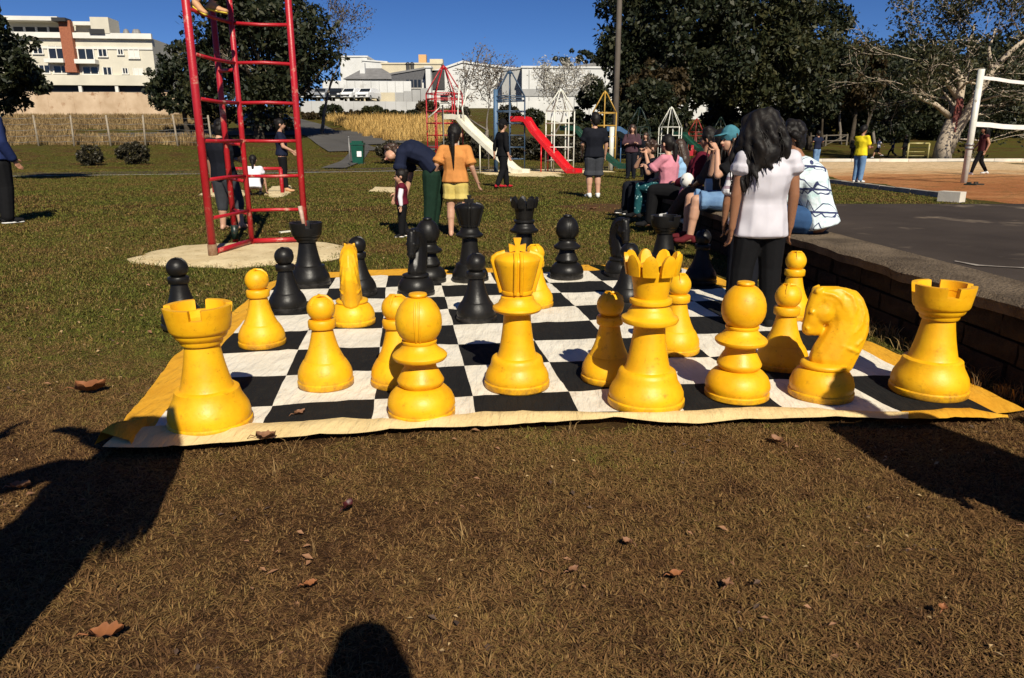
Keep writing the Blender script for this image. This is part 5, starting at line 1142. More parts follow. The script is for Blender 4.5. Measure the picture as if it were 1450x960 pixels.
def pattern_cloth(name,kind):
    m,t,b=nodemat(name); tc=N(t,'ShaderNodeTexCoord').outputs['Object']; sx=N(t,'ShaderNodeSeparateXYZ'); t.links.new(tc,sx.inputs[0]); b.inputs['Roughness'].default_value=.85; b.inputs['Specular IOR Level'].default_value=.15
    def mth(op,a,b_=0.,c_=None):
        n=N(t,'ShaderNodeMath',operation=op)
        for i,x in enumerate((a,b_) if c_ is None else (a,b_,c_)):
            if isinstance(x,(int,float)): n.inputs[i].default_value=x
            else: t.links.new(x,n.inputs[i])
        return n.outputs[0]
    nz=noise_of(t,tc,6,4,.6)
    if kind=='zigzag':
        # printed rows: a stripe with triangles on it; along = around the body
        along=mth('ADD',mth('MULTIPLY',sx.outputs[0],1.),mth('MULTIPLY',sx.outputs[1],.75)); zz=mth('ADD',sx.outputs[2],mth('MULTIPLY',sx.outputs[0],.10)); zz=mth('ADD',zz,mth('MULTIPLY',nz.outputs['Fac'],.014))
        row=mth('FRACT',mth('MULTIPLY',mth('SUBTRACT',zz,.02),5.6)); tri=mth('MULTIPLY',mth('ABSOLUTE',mth('SUBTRACT',mth('FRACT',mth('MULTIPLY',along,9.5)),.5)),2.)
        band=mth('LESS_THAN',mth('ABSOLUTE',mth('SUBTRACT',row,.22)),.045)
        h=mth('MULTIPLY',tri,.50); l1=mth('LESS_THAN',mth('ABSOLUTE',mth('SUBTRACT',mth('SUBTRACT',row,.24),h)),.04)
        tri2=mth('MULTIPLY',mth('ABSOLUTE',mth('SUBTRACT',mth('FRACT',mth('MULTIPLY',along,17.)),.5)),2.); l2=mth('LESS_THAN',mth('ABSOLUTE',mth('ADD',mth('SUBTRACT',row,.18),mth('MULTIPLY',tri2,.16))),.035)
        dot=mth('LESS_THAN',mth('ADD',mth('ABSOLUTE',mth('SUBTRACT',row,.36)),mth('MULTIPLY',mth('SUBTRACT',1.,tri),-.0)),.0)
        k=mth('MAXIMUM',mth('MAXIMUM',band,l1),l2)
        base=ramp(t,noise_of(t,tc,9,3).outputs['Fac'],[(.35,(.62,.72,.74)),(.55,(.70,.78,.80)),(.68,(.55,.75,.74))]).outputs[0]
        c=mixc(t,k,base,(.045,.055,.13))
    elif kind=='leggings':
        v=N(t,'ShaderNodeTexVoronoi'); v.inputs['Scale'].default_value=22; t.links.new(tc,v.inputs['Vector']); f=ramp(t,v.outputs['Distance'],[(.22,(1,1,1)),(.30,(0,0,0))]).outputs[0]; c=mixc(t,f,(.012,.075,.085),(.35,.55,.55))
    elif kind=='stripes':
        f=mth('LESS_THAN',mth('FRACT',mth('MULTIPLY',sx.outputs[2],16.)),.35); c=mixc(t,f,(.70,.68,.68),(.30,.22,.26))
    elif kind=='marble':
        w=N(t,'ShaderNodeTexVoronoi'); w.inputs['Scale'].default_value=16; t.links.new(tc,w.inputs['Vector']); f=ramp(t,w.outputs['Distance'],[(.30,(1,1,1)),(.36,(0,0,0))]).outputs[0]; c=mixc(t,f,(.66,.52,.15),(.55,.30,.08))
    t.links.new(c,b.inputs['Base Color'])
    bn=N(t,'ShaderNodeBump'); bn.inputs['Strength'].default_value=.6; bn.inputs['Distance'].default_value=.03; t.links.new(noise_of(t,tc,10,3).outputs['Fac'],bn.inputs['Height']); t.links.new(bn.outputs[0],b.inputs['Normal']); return m
ZIG=pattern_cloth('zigzag_print','zigzag'); LEGG=pattern_cloth('speckled_leggings','leggings'); STRP=pattern_cloth('striped_cloth','stripes')
DEF=dict(pelvis=(0,0,.53),waist=(0,.005,.615),chest=(0,.0,.725),neck=(0,-.005,.825),head=(0,.012,.925),shL=(-.108,-.005,.795),shR=(.108,-.005,.795),elL=(-.135,-.01,.63),elR=(.135,-.01,.63),wrL=(-.145,.02,.49),wrR=(.145,.02,.49),hiL=(-.048,0,.515),hiR=(.048,0,.515),knL=(-.052,.012,.285),knR=(.052,.012,.285),anL=(-.055,-.012,.045),anR=(.055,-.012,.045))
def sit(zs,kf=.26,drop=.24,lean=0.,spread=.06,ank=.02,twist=0.):
    return dict(pelvis=(0,0,zs),waist=(0,-.005+lean*.25,zs+.085),chest=(0,lean*.6,zs+.195),neck=(0,lean+.005,zs+.295),head=(0,lean*1.25+.035,zs+.395),
      shL=(-.105,lean*.85,zs+.265),shR=(.105,lean*.85,zs+.265),elL=(-.125,lean+.07,zs+.12),elR=(.125,lean+.07,zs+.12),wrL=(-.07,lean+.19,zs+.07),wrR=(.07,lean+.19,zs+.07),
      hiL=(-.05,.01,zs-.005),hiR=(.05,.01,zs-.005),knL=(-spread,kf,zs+.005),knR=(spread,kf,zs+.005),anL=(-spread,kf+ank,zs-drop),anR=(spread,kf+ank,zs-drop))
NP_=0
def person(label,x,y,z,yaw,h,pose=None,skin=SK1,top=None,bottom=None,shoes=None,hair=None,cap=None,hs=1.,fat=1.,group=None,face=(0,1,0),sole=None,toes=None,vox=None,fingers=True,hold=None,glasses=False,sleeves=None):
    """top=(material, sleeve share 0..2, hem drop, looseness); bottom=(material, leg share 0..2, looseness); hair=(material, style)"""
    t=thing('person',label,'person',(x,y,z),yaw,group); J={k:Vector(v)*h for k,v in {**DEF,**(pose or {})}.items()}
    dist=hypot(x,y); vx=vox or max(.009,min(.026,dist*.0009)); X=Vector((1,0,0))
    sh=(J['shR']-J['shL']).normalized(); u=h*fat; wx=lambda k:[(sh,k)]
    f=Vector(face).normalized(); hc=J['head']; up=(hc-J['neck']); up=(up-f*up.dot(f)); up=up.normalized() if up.length>1e-4 else Vector((0,0,1)); s=f.cross(up).normalized()
    P=[]; a=P.append
    a((J['pelvis'],J['waist'],.066*u,.058*u,wx(1.38))); a((J['waist'],J['chest'],.058*u,.070*u,wx(1.40))); a((J['chest'],J['chest'].lerp(J['neck'],.55),.070*u,.050*u,wx(1.5)))
    a((J['chest'].lerp(J['neck'],.5),J['neck'],.040*u,.030*h)); a((J['neck'],hc-up*.035*h,.030*h*(.5+.5*hs),.028*h*hs))
    for q in 'LR': a((J['sh'+q],J['chest'].lerp(J['neck'],.5),.038*u,.045*u)); a((J['sh'+q],J['el'+q],.033*u,.026*u)); a((J['el'+q],J['wr'+q],.026*u,.0165*h))
    for q in 'LR': a((J['hi'+q],J['kn'+q],.060*u,.040*u)); a((J['kn'+q],J['an'+q],.040*u,.024*u)); a((J['kn'+q].lerp(J['an'+q],.2),J['kn'+q].lerp(J['an'+q],.45),.039*u,.037*u))
    H=h*hs
    a((hc+up*.014*H-f*.006*H,hc+up*.014*H-f*.006*H,.058*H,.058*H,[(s,.90),(up,1.08)])); a((hc-up*.020*H+f*.014*H,hc-up*.045*H+f*.022*H,.042*H,.026*H))
    a((hc-up*.006*H+f*.054*H,hc-up*.016*H+f*.064*H,.007*H,.010*H))
    for g in (-1,1): a((hc+s*g*.053*H-f*.004*H,hc+s*g*.056*H-f*.008*H-up*.018*H,.011*H,.007*H))
    # feet
    TO={}
    for q in 'LR':
        fd=Vector((-.018 if q=='L' else .018,.10,0))*1.0; fd=fd if not toes else Vector(toes[q] if isinstance(toes,dict) else toes); TO[q]=(fd*h) if fd.length<1 else fd
        an=J['an'+q]; n0=Vector((0,0,-.024*h)); he=an-TO[q]*.22+n0; to=an+TO[q]*.9+n0-Vector((0,0,.006*h))
        a((an,he,.024*h,.020*h)); a((an+n0*.4,an+TO[q]*.5+n0,.024*h,.019*h,[(Vector((1,0,0)),1.15)])); a((an+TO[q]*.5+n0,to,.019*h,.013*h,[(Vector((1,0,0)),1.5)]))
    ex=MB()
    for q in 'LR':      # hands: palm fused, five fingers each their own length and bend
        w=J['wr'+q]; dr=(w-J['el'+q]).normalized(); dr=(dr*.8+Vector((0,.25,-.25))).normalized() if not hold or q not in hold else Vector(hold[q]).normalized()
        side=(Vector((0,1,0))-dr*dr.y); side=side.normalized() if side.length>.1 else Vector((0,0,1)); nrm=dr.cross(side)*(1 if q=='R' else -1); k=h*.056
        a((w,w+dr*k*.5,.016*h,.019*h,[(nrm,.55)])); a((w+dr*k*.5,w+dr*k,.0195*h,.019*h,[(nrm,.5)]))
        for i,(o,ln) in enumerate(((.75,.85),(.27,1.),(-.25,.95),(-.72,.74))):
            b0=w+dr*k*.92+side*o*.019*h; L_=ln*.050*h; b1=b0+(dr+nrm*.18)*L_*.5; b2=b1+(dr*.75+nrm*.62-side*.05*o)*L_*.5
            ex.tube([b0-dr*.01*h,b0,b1,b2],[.0055*h,.0056*h,.0050*h,.0034*h],6)
        b0=w+dr*k*.25+side*.015*h; ex.tube([b0,b0+side*.017*h+dr*.014*h+nrm*.006*h,b0+side*.020*h+dr*.036*h+nrm*.012*h],[.0068*h,.0062*h,.004*h],6)
    if dist<34:
        for g in (-1,1):
            ex.sphere(hc+s*g*.021*H+up*.006*H+f*.0515*H,.0062*H,8,6,1); 
        ex.tube([hc-up*.033*H+f*.052*H-s*.012*H,hc-up*.035*H+f*.056*H,hc-up*.033*H+f*.052*H+s*.012*H],.0042*H,5,2)
    fused('body',P,[skin,EYE,LIP],t,vx,3,ex)
    if top:
        m,sl,hem,lo=(*top,1.)[:4] if len(top)<4 else top; o=.010*h*lo; Q=[]
        wr=(J['waist']-J['pelvis']).normalized()
        Q.append((J['pelvis']-wr*hem*h,J['pelvis'].lerp(J['waist'],.6),.078*u+o,.066*u+o,wx(1.40)+[(wr,.16)])); Q.append((J['pelvis'].lerp(J['waist'],.3),J['waist'],.066*u+o,.062*u+o,wx(1.42))); Q.append((J['waist'],J['chest'],.062*u+o,.072*u+o,wx(1.44))); Q.append((J['chest'],J['chest'].lerp(J['neck'],.62),.072*u+o,.044*u+o*.5,wx(1.55)))
        for q in 'LR':
            Q.append((J['sh'+q],J['chest'].lerp(J['neck'],.55),.035*u+o*.6,.040*u+o*.4))
            e=J['sh'+q].lerp(J['el'+q],min(1,sl)); Q.append((J['sh'+q],e,.034*u+o*.6,(.034-.008*min(1,sl))*u+o*1.15))
            ax=(J['el'+q]-J['sh'+q]).normalized()
            if sl<=1: Q.append((e-ax*.01*h,e+ax*.018*h,.036*u+o*1.25,.034*u+o*1.3,[(ax,.15)]))
            if sl>1: Q.append((J['el'+q],J['el'+q].lerp(J['wr'+q],sl-1),.028*u+o,.020*u+o))
        fused('shirt' if sl<1.2 else 'jacket',Q,m,t,vx,4)
    if sleeves:
        for q in 'LR': fused('sleeve',[(J['sh'+q].lerp(J['el'+q],.1),J['el'+q],.044*h,.040*h),(J['el'+q],J['el'+q].lerp(J['wr'+q],.85),.040*h,.032*h)],sleeves,t,vx,2)
    if bottom:
        m,ln,lo=bottom; o=.008*h*lo; Q=[(J['pelvis'],J['waist'].lerp(J['pelvis'],.5),.064*u+o*.25,.056*u,wx(1.36))]
        for q in 'LR':
            e=J['hi'+q].lerp(J['kn'+q],min(1,ln)); ax=(J['kn'+q]-J['hi'+q]).normalized()
            if ln<=1: Q.append((e-ax*.02*h,e+ax*.02*h,.056*u+o,.060*u+o*1.2,[(ax,.15)]))
            Q.append((J['hi'+q],J['hi'+q].lerp(J['kn'+q],.22),.046*u,.058*u+o*.7)); Q.append((J['hi'+q].lerp(J['kn'+q],.2),e,.060*u+o,(.062-.022*min(1,ln))*u+o*1.3))
            if ln>1: Q.append((J['kn'+q],J['kn'+q].lerp(J['an'+q],ln-1),.041*u+o*1.3,.028*u+o*1.5))
        fused('trousers' if ln>1.3 else 'shorts',Q,m,t,vx,4)
    if shoes:
        for q in 'LR':
            an=J['an'+q]; n0=Vector((0,0,-.022*h)); he=an-TO[q]*.26+n0; to=an+TO[q]*.98+n0
            fused('shoe',[(an+Vector((0,0,.004*h)),he,.028*h,.024*h),(an,an+TO[q]*.55+n0,.028*h,.023*h,[(X,1.15)]),(an+TO[q]*.5+n0,to,.023*h,.017*h,[(X,1.5)])],shoes,t,max(.007,vx*.8),2)
            if sole: fused('sole',[(he-Vector((0,0,.016*h)),to-Vector((0,0,.014*h)),.013*h,.013*h,[(X,2.0),(Vector((0,0,1)),.7)]),(he-Vector((0,0,.014*h)),he-Vector((0,0,.014*h)),.024*h,.024*h,[(Vector((0,0,1)),.4)])],sole,t,max(.007,vx*.7),1)
    if hair:
        m,sty=hair; c=hc+up*.022*H-f*.012*H; Q=[(c,c,.064*H,.064*H,[(s,.93),(up,1.06)]),(hc-f*.030*H+up*.01*H,hc-f*.034*H-up*.035*H,.050*H,.036*H,[(s,1.1)])]; rr=random.Random(int(x*100)); e2=MB()
        dn=Vector((0,0,-1))
        if sty=='long' or sty=='wavy':
            L_=.30*h if sty=='long' else .22*h; b=J['neck']-f*.045*h
            wv=1. if sty=='wavy' else 0.
            Q += [(hc-f*.03*H,b+dn*.03*h,.058*H,.050*H,[(s,1.25+.05*wv)]),(b+dn*.02*h,b+dn*L_*(.75-.45*wv)-f*.02*h,.050*H,.030*H,[(s,1.35)])]
            for i in range(420 if dist<8 else 20):
                an_=rr.uniform(-2.0,2.0); st=hc-f*cos(an_)*.062*H+s*sin(an_)*.066*H+up*rr.uniform(-.02,.045)*H; pts=[hc+up*(.070+.006*rr.random())*H+f*rr.uniform(-.02,.03)*H+s*.4*sin(an_)*.06*H,st+up*.02*H] if dist<8 else [st]; ln=L_*rr.uniform(.6,1.12)*(1-.25*wv*(sin(an_)>.3))+.10*h; ph=rr.uniform(0,6.3); wd_=.020+.030*wv*rr.random()
                for k in range(1,10 if dist>=8 else 9): q_=st+dn*ln*k/9-f*(cos(an_)*.052*h*sin(min(1.6,k*.35)))+s*(sin(an_)*wd_*h*sin(min(1.6,k*.4))+wv*.012*h*sin(k*1.25+ph)+.002*h*sin(k+ph))-f*(.008*h*cos(k*1.2+ph)); pts.append(q_)
                if wv and i%21==0:
                    for p0,p1,k in zip(pts,pts[1:],range(9)): Q.append((p0,p1,(.026-.0018*k)*h,(.0242-.0018*k)*h))
                e2.tube(pts,[.0042*h]*5+[.004*h,.0038*h,.0032*h,.0022*h,.0008*h] if dist<8 else [.006*h]*5+[.005*h,.005*h,.004*h,.003*h,.001*h],3)
        elif sty=='tail':
            b=hc-f*.062*H+up*.015*H; pts=[b,b-f*.03*h+dn*.03*h,b-f*.035*h+dn*.12*h,b-f*.02*h+dn*.24*h,b-f*.012*h+dn*.34*h]
            for p0,p1,r0,r1 in zip(pts,pts[1:],(.016,.022,.021,.015),(.022,.021,.015,.005)): Q.append((p0,p1,r0*h,r1*h))
        elif sty=='bun': b=hc-f*.06*H+up*.05*H; Q.append((b,b,.030*H,.030*H))
        elif sty=='curly':
            for i in range(46):
                d=Vector((rr.gauss(0,1),rr.gauss(0,1),rr.gauss(.3,1))).normalized()
                if d.dot(f)>.45 and d.dot(up)<.5: continue
                p_=hc+up*.02*H-f*.012*H+d*.062*H; Q.append((p_,p_,.020*H,.020*H))
        else:
            for g in (-1,1): Q.append((hc+s*g*.048*H-f*.006*H+up*.02*H,hc+s*g*.049*H-f*.012*H-up*.008*H,.016*H,.012*H))
            Q.append((hc+f*.030*H+up*.062*H,hc+up*.07*H,.020*H,.03*H,[(s,1.6)]))
        fused('hair',Q,m,t,max(.008,vx),1,e2)
    if cap:
        c=hc+up*.035*H-f*.006*H; fused('cap',[(c,c+up*.012*H,.067*H,.060*H),(c+f*.05*H+up*.006*H,c+f*.105*H-up*.004*H,.030*H,.022*H,[(up,.25),(s,1.5)])],cap,t,max(.007,vx*.8),1)
    if glasses:
        mb=MB()
        for g in (-1,1): mb.sphere(hc+s*g*.022*H+up*.007*H+f*.058*H,.016*H,10,6,0,(1,.5,.8))
        mb.tube([hc+s*-.05*H+up*.008*H+f*.02*H,hc-s*.03*H+up*.008*H+f*.06*H,hc+s*.03*H+up*.008*H+f*.06*H,hc+s*.05*H+up*.008*H+f*.02*H],.003*H,5); mb.build('sunglasses',BKSH,t,True)
    return t,J
R_=radians
# --- man at the left edge
person('man in a navy jacket and black trousers standing at the left edge',-7.42,10.73,0,R_(-25),1.82,dict(anL=(-.09,-.06,.045),knL=(-.075,-.02,.285),elR=(.15,-.02,.63),wrR=(.15,.05,.50)),SK1,(BLUEN,1.9,.03,1.5),(BLACK,1.95,1.5),BKSH,(HBLK,'short'),fat=1.12,sole=SOLE)
# --- child up on the frame
fz=2.37+.035
person('child in sandals climbing high on the red climbing frame',-3.0,7.78,fz,R_(-95),1.30,dict(anL=(-.07,.0,.05),anR=(.13,-.03,.03),knL=(-.07,.10,.29),knR=(.12,.10,.27),elL=(-.14,.12,.72),wrL=(-.12,.17,.86),elR=(.15,.12,.70),wrR=(.14,.17,.80)),SK2,(NAVY,.5,.02,1.),(BLACK,1.75,1.),SANDM,(HBRN,'short'),sole=YSOLE,toes={'L':(-.03,.095,-.02),'R':(.02,.08,-.05)})
# --- child standing behind the frame
person('barefoot child in dark shirt and grey knee length shorts leaning on the red frame',-3.86,9.93,0,R_(-15),1.44,dict(pelvis=(.015,0,.50),hiL=(-.035,0,.49),hiR=(.06,0,.49),anL=(-.05,.0,.04),anR=(.17,-.03,.06),knL=(-.045,.02,.27),knR=(.11,.03,.27),elL=(-.16,.05,.63),wrL=(-.20,.10,.50),elR=(.17,.09,.63),wrR=(.02,.17,.645),head=(-.015,.05,.905)),SK2,(DNAVY,.55,.03,1.3),(DGREY,1.30,1.6),None,(HBLK,'curly'),face=(-.5,.85,-.25),fat=1.1)
# --- squatting girl
person('girl in a white top squatting with her back turned by the low red bar',D(363,276,16.5).x,16.4,0,R_(10),1.42,dict(pelvis=(0,-.02,.155),waist=(0,.01,.24),chest=(0,.07,.34),neck=(0,.10,.44),head=(0,.13,.535),shL=(-.105,.09,.41),shR=(.105,.09,.41),elL=(-.13,.17,.27),elR=(.14,.15,.26),wrL=(-.12,.22,.13),wrR=(.15,.19,.10),hiL=(-.05,0,.15),hiR=(.05,0,.15),knL=(-.10,.20,.27),knR=(.10,.20,.27),anL=(-.08,.05,.045),anR=(.08,.05,.045)),SK2,(WHITE,.4,.035,1.2),(BLACK,1.2,1.),BKSH,(HBLK,'tail'))
# --- woman in navy tee
person('woman in a navy T-shirt and black leggings standing beyond the low red bar',D(403,268,17.6).x,17.6,0,R_(-75),1.66,dict(elL=(-.13,.03,.63),wrL=(-.11,.13,.56),elR=(.13,.03,.63),wrR=(.10,.15,.57),anR=(.06,.03,.045)),SK2,(NAVY,.55,.02,1.2),(BLACK,1.85,.5),SANDM,(HBLK,'bun'),fat=1.02)
# --- woman bending over
person('person in a navy T-shirt and dark green trousers bending down to the toddler',-1.06,9.35,0,R_(82),1.66,dict(pelvis=(0,-.05,.515),waist=(0,.02,.585),chest=(0,.115,.625),neck=(0,.205,.635),head=(0,.275,.600),shL=(-.105,.165,.615),shR=(.105,.165,.605),elL=(-.12,.19,.45),wrL=(-.10,.215,.325),elR=(.12,.17,.44),wrR=(.09,.20,.30),hiL=(-.05,-.045,.50),hiR=(.05,-.045,.50),knL=(-.05,-.03,.27),knR=(.05,-.05,.27)),SK2,(NAVY,.62,.03,1.3),(GREENP,1.95,1.1),BKSH,(HBRN,'curly'),face=(-.40,.7,-.5),fat=1.06)
# --- toddler
person('toddler in a dark red vest with white sleeves being held by the bending person',-1.36,9.12,0,R_(100),.80,dict(anL=(-.06,.03,.05),anR=(.06,-.06,.05),elL=(-.13,.03,.63)),SK2,(MAROON,.1,.02,1.2),(BLACK,1.9,1.2),BKSH,(HBLK,'bun'),hs=1.45,fat=1.2,sole=SOLE,sleeves=WHITE)
# --- girl in orange
person('barefoot girl in an orange top and pale yellow shorts with a long plait',-.70,9.2,0,R_(-8),1.34,dict(elL=(-.16,-.05,.66),wrL=(-.21,-.01,.55),elR=(.16,-.03,.64),wrR=(.20,.03,.50),shL=(-.115,0,.79),shR=(.115,0,.79),anL=(-.045,-.03,.045),anR=(.07,.03,.045)),SK2,(ORNG,.75,.03,1.6),(LYEL,.62,1.9),None,(HBLK,'tail'),hs=1.12)
# --- man in black cap
person('person all in black with cap, sunglasses and red shoes walking before the cream slide',-.24,19.2,0,R_(-60),1.68,dict(anL=(-.05,.10,.045),anR=(.05,-.12,.055),knL=(-.05,.07,.285),knR=(.05,-.02,.28),elL=(-.14,-.05,.64),wrL=(-.16,-.06,.50)),SK2,(BLACK,1.5,.06,1.3),(BLACK,1.95,1.2),REDSH,(HBLK,'short'),cap=BLACK,glasses=True)
# --- man in grey shorts
person('man in a navy T-shirt and grey shorts with white trainers, seen from behind',1.73,15.75,0,R_(8),1.72,dict(elL=(-.14,.04,.64),wrL=(-.12,.12,.55),elR=(.15,.02,.63),wrR=(.15,.05,.52)),SK2,(DNAVY,.6,.04,1.3),(DGREY,.95,1.6),WSH,(HBLK,'short'),fat=1.05,face=(-.25,.95,-.1))
# --- woman with arms crossed
person('woman in a plum sweater and jeans standing with folded arms by the green slide',D(893,248,24).x,24,0,R_(165),1.68,dict(elL=(-.15,.05,.655),elR=(.15,.05,.655),wrL=(.05,.11,.66),wrR=(-.06,.12,.68)),SK2,(PLUM,1.9,.03,1.5),(DNAVY,1.95,1.),BKSH,(HBRN,'long'),fat=1.05)
person('child in dark clothes half hidden beside the woman with folded arms',D(912,246,25).x,25,0,R_(150),1.45,None,SK2,(DNAVY,1.9,.03,1.3),(BLACK,1.95,1.),BKSH,(HBRN,'long'))
# --- people sitting on the wall; they look towards -X
def wx_(yy,n=.18): q=wa+wd*((yy-wa.y)/wd.y); return q.x+n
ZS=WZ
def sitter(label,yy,h,yaw=90,n=.17,zs=None,pose=None,**k):
    z_=(WZ+.075*h)/h; ps=sit(z_,**(k.pop('sit_',{}))); ps.update(pose(z_) if pose else {}); return person(label,wx_(yy,n),yy,0,R_(yaw),h,ps,**k)
sitter('boy with curly hair drinking, at the far end of the wall',10.9,1.36,112,n=-.02,top=(DNAVY,.5,.02,1.2),bottom=(DNAVY,1.9,1.2),shoes=BKSH,hair=(HBRN,'curly'),sole=SOLE,skin=SK2,pose=lambda z:dict(wrL=(-.02,.10,z+.35),wrR=(.03,.10,z+.35),elL=(-.13,.12,z+.20),elR=(.13,.12,z+.20)))
sitter('girl in a pink T-shirt and speckled teal leggings with a long plait, on the wall',10.2,1.50,48,n=.05,top=(PINK,.62,.03,1.3),bottom=(LEGG,1.95,.5),shoes=BKSH,hair=(HBLK,'tail'),skin=SK2,pose=lambda z:dict(elL=(-.15,.12,z+.14),wrL=(-.08,.20,z+.20)))
sitter('child behind the girl in pink on the wall, light brown hair',10.75,1.40,60,n=.36,top=(LBLUE,.6,.02,1.2),bottom=(DNAVY,1.9,1.),shoes=BKSH,hair=(HBRN,'long'),skin=SK2)
sitter('person in a maroon hoodie leaning over on the wall',9.35,1.62,62,n=.10,top=(MAROON,1.95,.03,1.7),bottom=(BLACK,1.95,1.1),shoes=BKSH,hair=(HBLK,'short'),sit_=dict(lean=-.13))
sitter('girl with long straight black hair sitting on the wall in the middle of the row',8.65,1.58,35,n=.28,top=(BROWN,1.0,.03,1.2),bottom=(BROWN,1.95,1.2),shoes=WSH,hair=(HBLK,'long'),sit_=dict(kf=.28,drop=.20,ank=.05),pose=lambda z:dict(elR=(.16,-.03,z+.13),wrR=(.19,-.03,z-.02),knL=(-.05,.27,z+.01),anL=(-.05,.42,z-.16)),hold={'R':(.3,.6,-.2)},skin=SK3)
sitter('person in a teal cap sitting on the wall with hands raised to the face',8.05,1.58,85,n=.20,top=(BLACK,.6,.03,1.2),bottom=(LDENIM,.8,1.1),shoes=MRSH,hair=(HBRN,'long'),cap=TEALC,skin=SK2,face=(-.4,.9,0),pose=lambda z:dict(elL=(-.12,.12,z+.17),wrL=(-.045,.12,z+.33),elR=(.12,.12,z+.17),wrR=(.05,.12,z+.33),knL=(-.06,.24,z),anL=(-.06,.27,z-.25)))
sitter('person in a white zigzag patterned shirt and blue jeans hunched on the wall',6.05,1.60,72,n=.26,top=(ZIG,1.6,.035,1.6),bottom=(DENIM,1.95,1.5),shoes=PKSH,hair=(HBLK,'curly'),fat=1.16,sit_=dict(lean=.11),sole=SOLE,face=(-.2,.9,-.35),skin=SK3,pose=lambda z:dict(anL=(-.06,.30,z-.24),anR=(.09,.24,z-.265)))
# --- the girl in white and the child hidden behind her
tg,Jg=person('girl in a white cap sleeve top and black trousers standing on the mat',1.535,4.50,.012,R_(2),1.31,dict(head=(-.02,.03,.918),shL=(-.112,-.01,.795),shR=(.112,-.01,.795),elL=(-.136,-.015,.63),elR=(.136,-.01,.63),wrL=(-.140,-.005,.48),wrR=(.146,.02,.48),hiL=(-.047,0,.50),hiR=(.047,0,.50),anL=(-.085,.0,.045),anR=(.075,.0,.045),knL=(-.07,.012,.285),knR=(.065,.012,.285)),SK3,(WTOP,.26,.088,1.35),(BLACK,1.97,1.25),BKSH,(HBLK,'wavy'),hs=1.04,vox=.0075,face=(.55,.8,-.3))
person('child in a striped top and navy trousers hidden behind the girl in the white top',1.70,5.30,.012,R_(-25),1.12,None,SK3,(STRP,.5,.03,1.3),(DNAVY,1.97,1.3),BKSH,(HBLK,'short'),hs=1.1,face=(-.3,.95,0))
# --- right side, farther off
person('boy in a bright yellow T-shirt and light jeans holding something on the sand court',D(1214,257,21.7).x,21.7,0,R_(-60),1.60,dict(elL=(-.12,.05,.62),wrL=(-.07,.17,.62),elR=(.12,.05,.62),wrR=(.05,.19,.63)),SK1,(YELT,.6,.05,1.5),(LDENIM,1.95,1.4),WSH,(HBLK,'short'),face=(0,.9,-.3))
person('woman in a dark maroon sleeveless top walking past the volleyball net',D(1385,247,26.5).x,26.5,0,R_(80),1.70,dict(anL=(-.05,.16,.05),anR=(.05,-.17,.07),knL=(-.05,.11,.285),knR=(.05,-.04,.28),elL=(-.14,-.06,.64),wrL=(-.14,-.02,.50),elR=(.14,.03,.63),wrR=(.13,.13,.52)),SK1,(DKMAR,.05,.04,1.1),(BLACK,1.9,.5),WSH,(HBLK,'long'))
person('man in a navy T-shirt and light jeans standing far behind the patterned shirt',D(1155,232,36).x,36,0,R_(20),1.66,dict(elL=(-.17,-.01,.70),wrL=(-.10,.10,.70),elR=(.17,-.01,.70),wrR=(.10,.10,.70)),SK1,(NAVY,.6,.03,1.4),(LDENIM,1.95,1.2),WSH,(HBLK,'short'))
q=D(1243,218,54); person('boy in a white and black shirt running on the far lawn',q.x,54,0,R_(65),1.50,dict(anL=(-.05,.20,.06),anR=(.05,-.20,.16),knL=(-.05,.15,.29),knR=(.05,-.0,.26),elL=(-.15,-.12,.68),wrL=(-.16,-.2,.62),elR=(.15,.1,.68),wrR=(.1,.22,.68)),SK2,(WHITE,.6,.03,1.2),(BLACK,.8,1.4),WSH,(HBLK,'short'))
q=D(1263,218,57); person('child in dark blue running right behind the boy in white',q.x,57,0,R_(70),1.42,dict(anL=(-.05,.20,.06),anR=(.05,-.22,.12),knL=(-.05,.15,.29),knR=(.05,-.03,.26),elR=(.15,.1,.68),wrR=(.1,.22,.70)),SK1,(BLUEN,1.5,.03,1.2),(DNAVY,1.9,1.2),BKSH,(HBLK,'short'))
q=D(1280,222,52); person('person in black standing by the small goal on the far lawn',q.x,52,0,R_(30),1.62,None,SK1,(BLACK,1.9,.03,1.3),(BLACK,1.9,1.2),BKSH,(HBLK,'short'))
q=D(1207,224,50); person('person in black half hidden behind the boy in yellow on the far lawn',q.x,50,0,R_(-30),1.5,dict(anL=(-.1,.1,.05)),SK1,(BLACK,1.9,.03,1.3),(BLACK,1.9,1.2),BKSH,(HBLK,'short'))
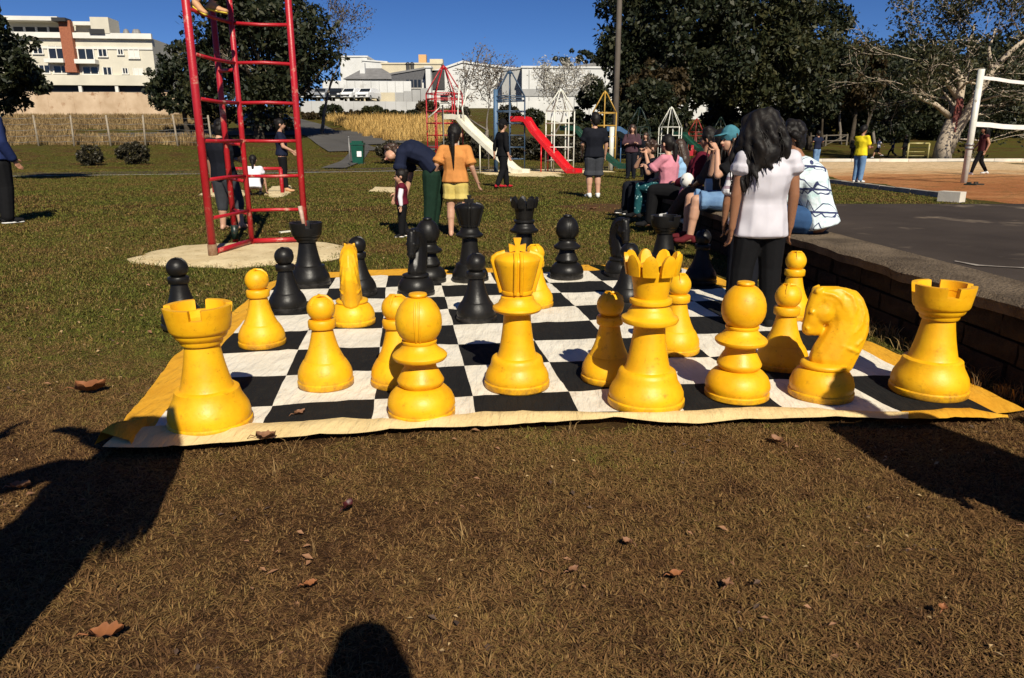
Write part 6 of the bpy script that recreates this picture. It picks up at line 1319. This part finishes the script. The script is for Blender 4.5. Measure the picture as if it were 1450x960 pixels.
# --- people beside and behind the camera whose shadows fall into view
person('photographer standing behind the camera with raised hands',.16,-.36,0,R_(0),1.60,dict(elL=(-.15,.04,.64),elR=(.13,.04,.64),wrL=(-.10,.13,.72),wrR=(-.02,.14,.72)),SK1,(DNAVY,1.9,.03,1.2),(BLACK,1.95,1.2),BKSH,(HBLK,'short'))
person('onlooker left of the camera raising a phone with both hands',-1.02,.80,0,R_(0),1.80,dict(pelvis=(-.05,0,.53),waist=(-.025,.005,.615),hiL=(-.095,0,.515),hiR=(-.005,0,.515),knL=(-.12,0,.285),knR=(-.04,0,.285),anL=(-.15,0,.045),anR=(-.07,0,.045),head=(.035,.012,.925),neck=(.015,0,.825),elL=(-.30,-.03,.665),wrL=(-.30,.02,.885),elR=(.08,.10,.74),wrR=(-.13,.10,.86)),SK1,(BROWN,1.9,.06,1.),(DNAVY,1.95,1.),BKSH,(HBLK,'long'),fat=.86)
person('onlooker standing right of the camera near the wall',1.98,1.36,0,R_(10),1.62,None,SK1,(NAVY,1.9,.05,1.6),(BLACK,1.95,1.6),BKSH,(HBLK,'curly'),fat=.95)
sitter('child in a navy jacket sitting on the wall right of the camera',1.72,1.12,70,n=.14,top=(NAVY,1.9,.05,1.6),bottom=(BLACK,1.95,1.3),shoes=BKSH,hair=(HBLK,'short'))
# held and lying things
q=Vector((wx_(8.45,.06),8.40,WZ+.02)); c=thing('paper_cup','tall white carton standing on the wall beside the girl with long black hair','carton',tuple(q)); MB().box((0,0,.13),(.075,.075,.26)).build('carton',WSTU,c); MB().add([(-.037,-.037,.26),(.037,-.037,.26),(.037,.037,.26),(-.037,.037,.26),(-.037,0,.31),(.037,0,.31)],[(0,1,5,4),(2,3,4,5),(1,2,5),(3,0,4)]).build('gable_top',WSTU,c); MB().box((-.039,0,.12),(.004,.05,.05)).build('print',DGREY,c)
q=Vector((wx_(9.1,.02),9.05,WZ+.22)); c=thing('rag_doll','soft pink and white toy lying on the lap of the person in maroon','toy',tuple(q)); MB().sphere((-.05,-.1,.06),.085,10,8,0,(1,1,1.1)).build('head',WSH,c,True); MB().tube([(-.05,-.08,.0),(-.06,-.02,-.12),(-.05,.02,-.22)],[.06,.07,.05],8).build('body',PINK,c,True)
for s_ in (-1,1): MB().sphere((-.115,-.12+.05*s_,.08),.012,6,5).build('eye',BKSH,c,True)
flush()
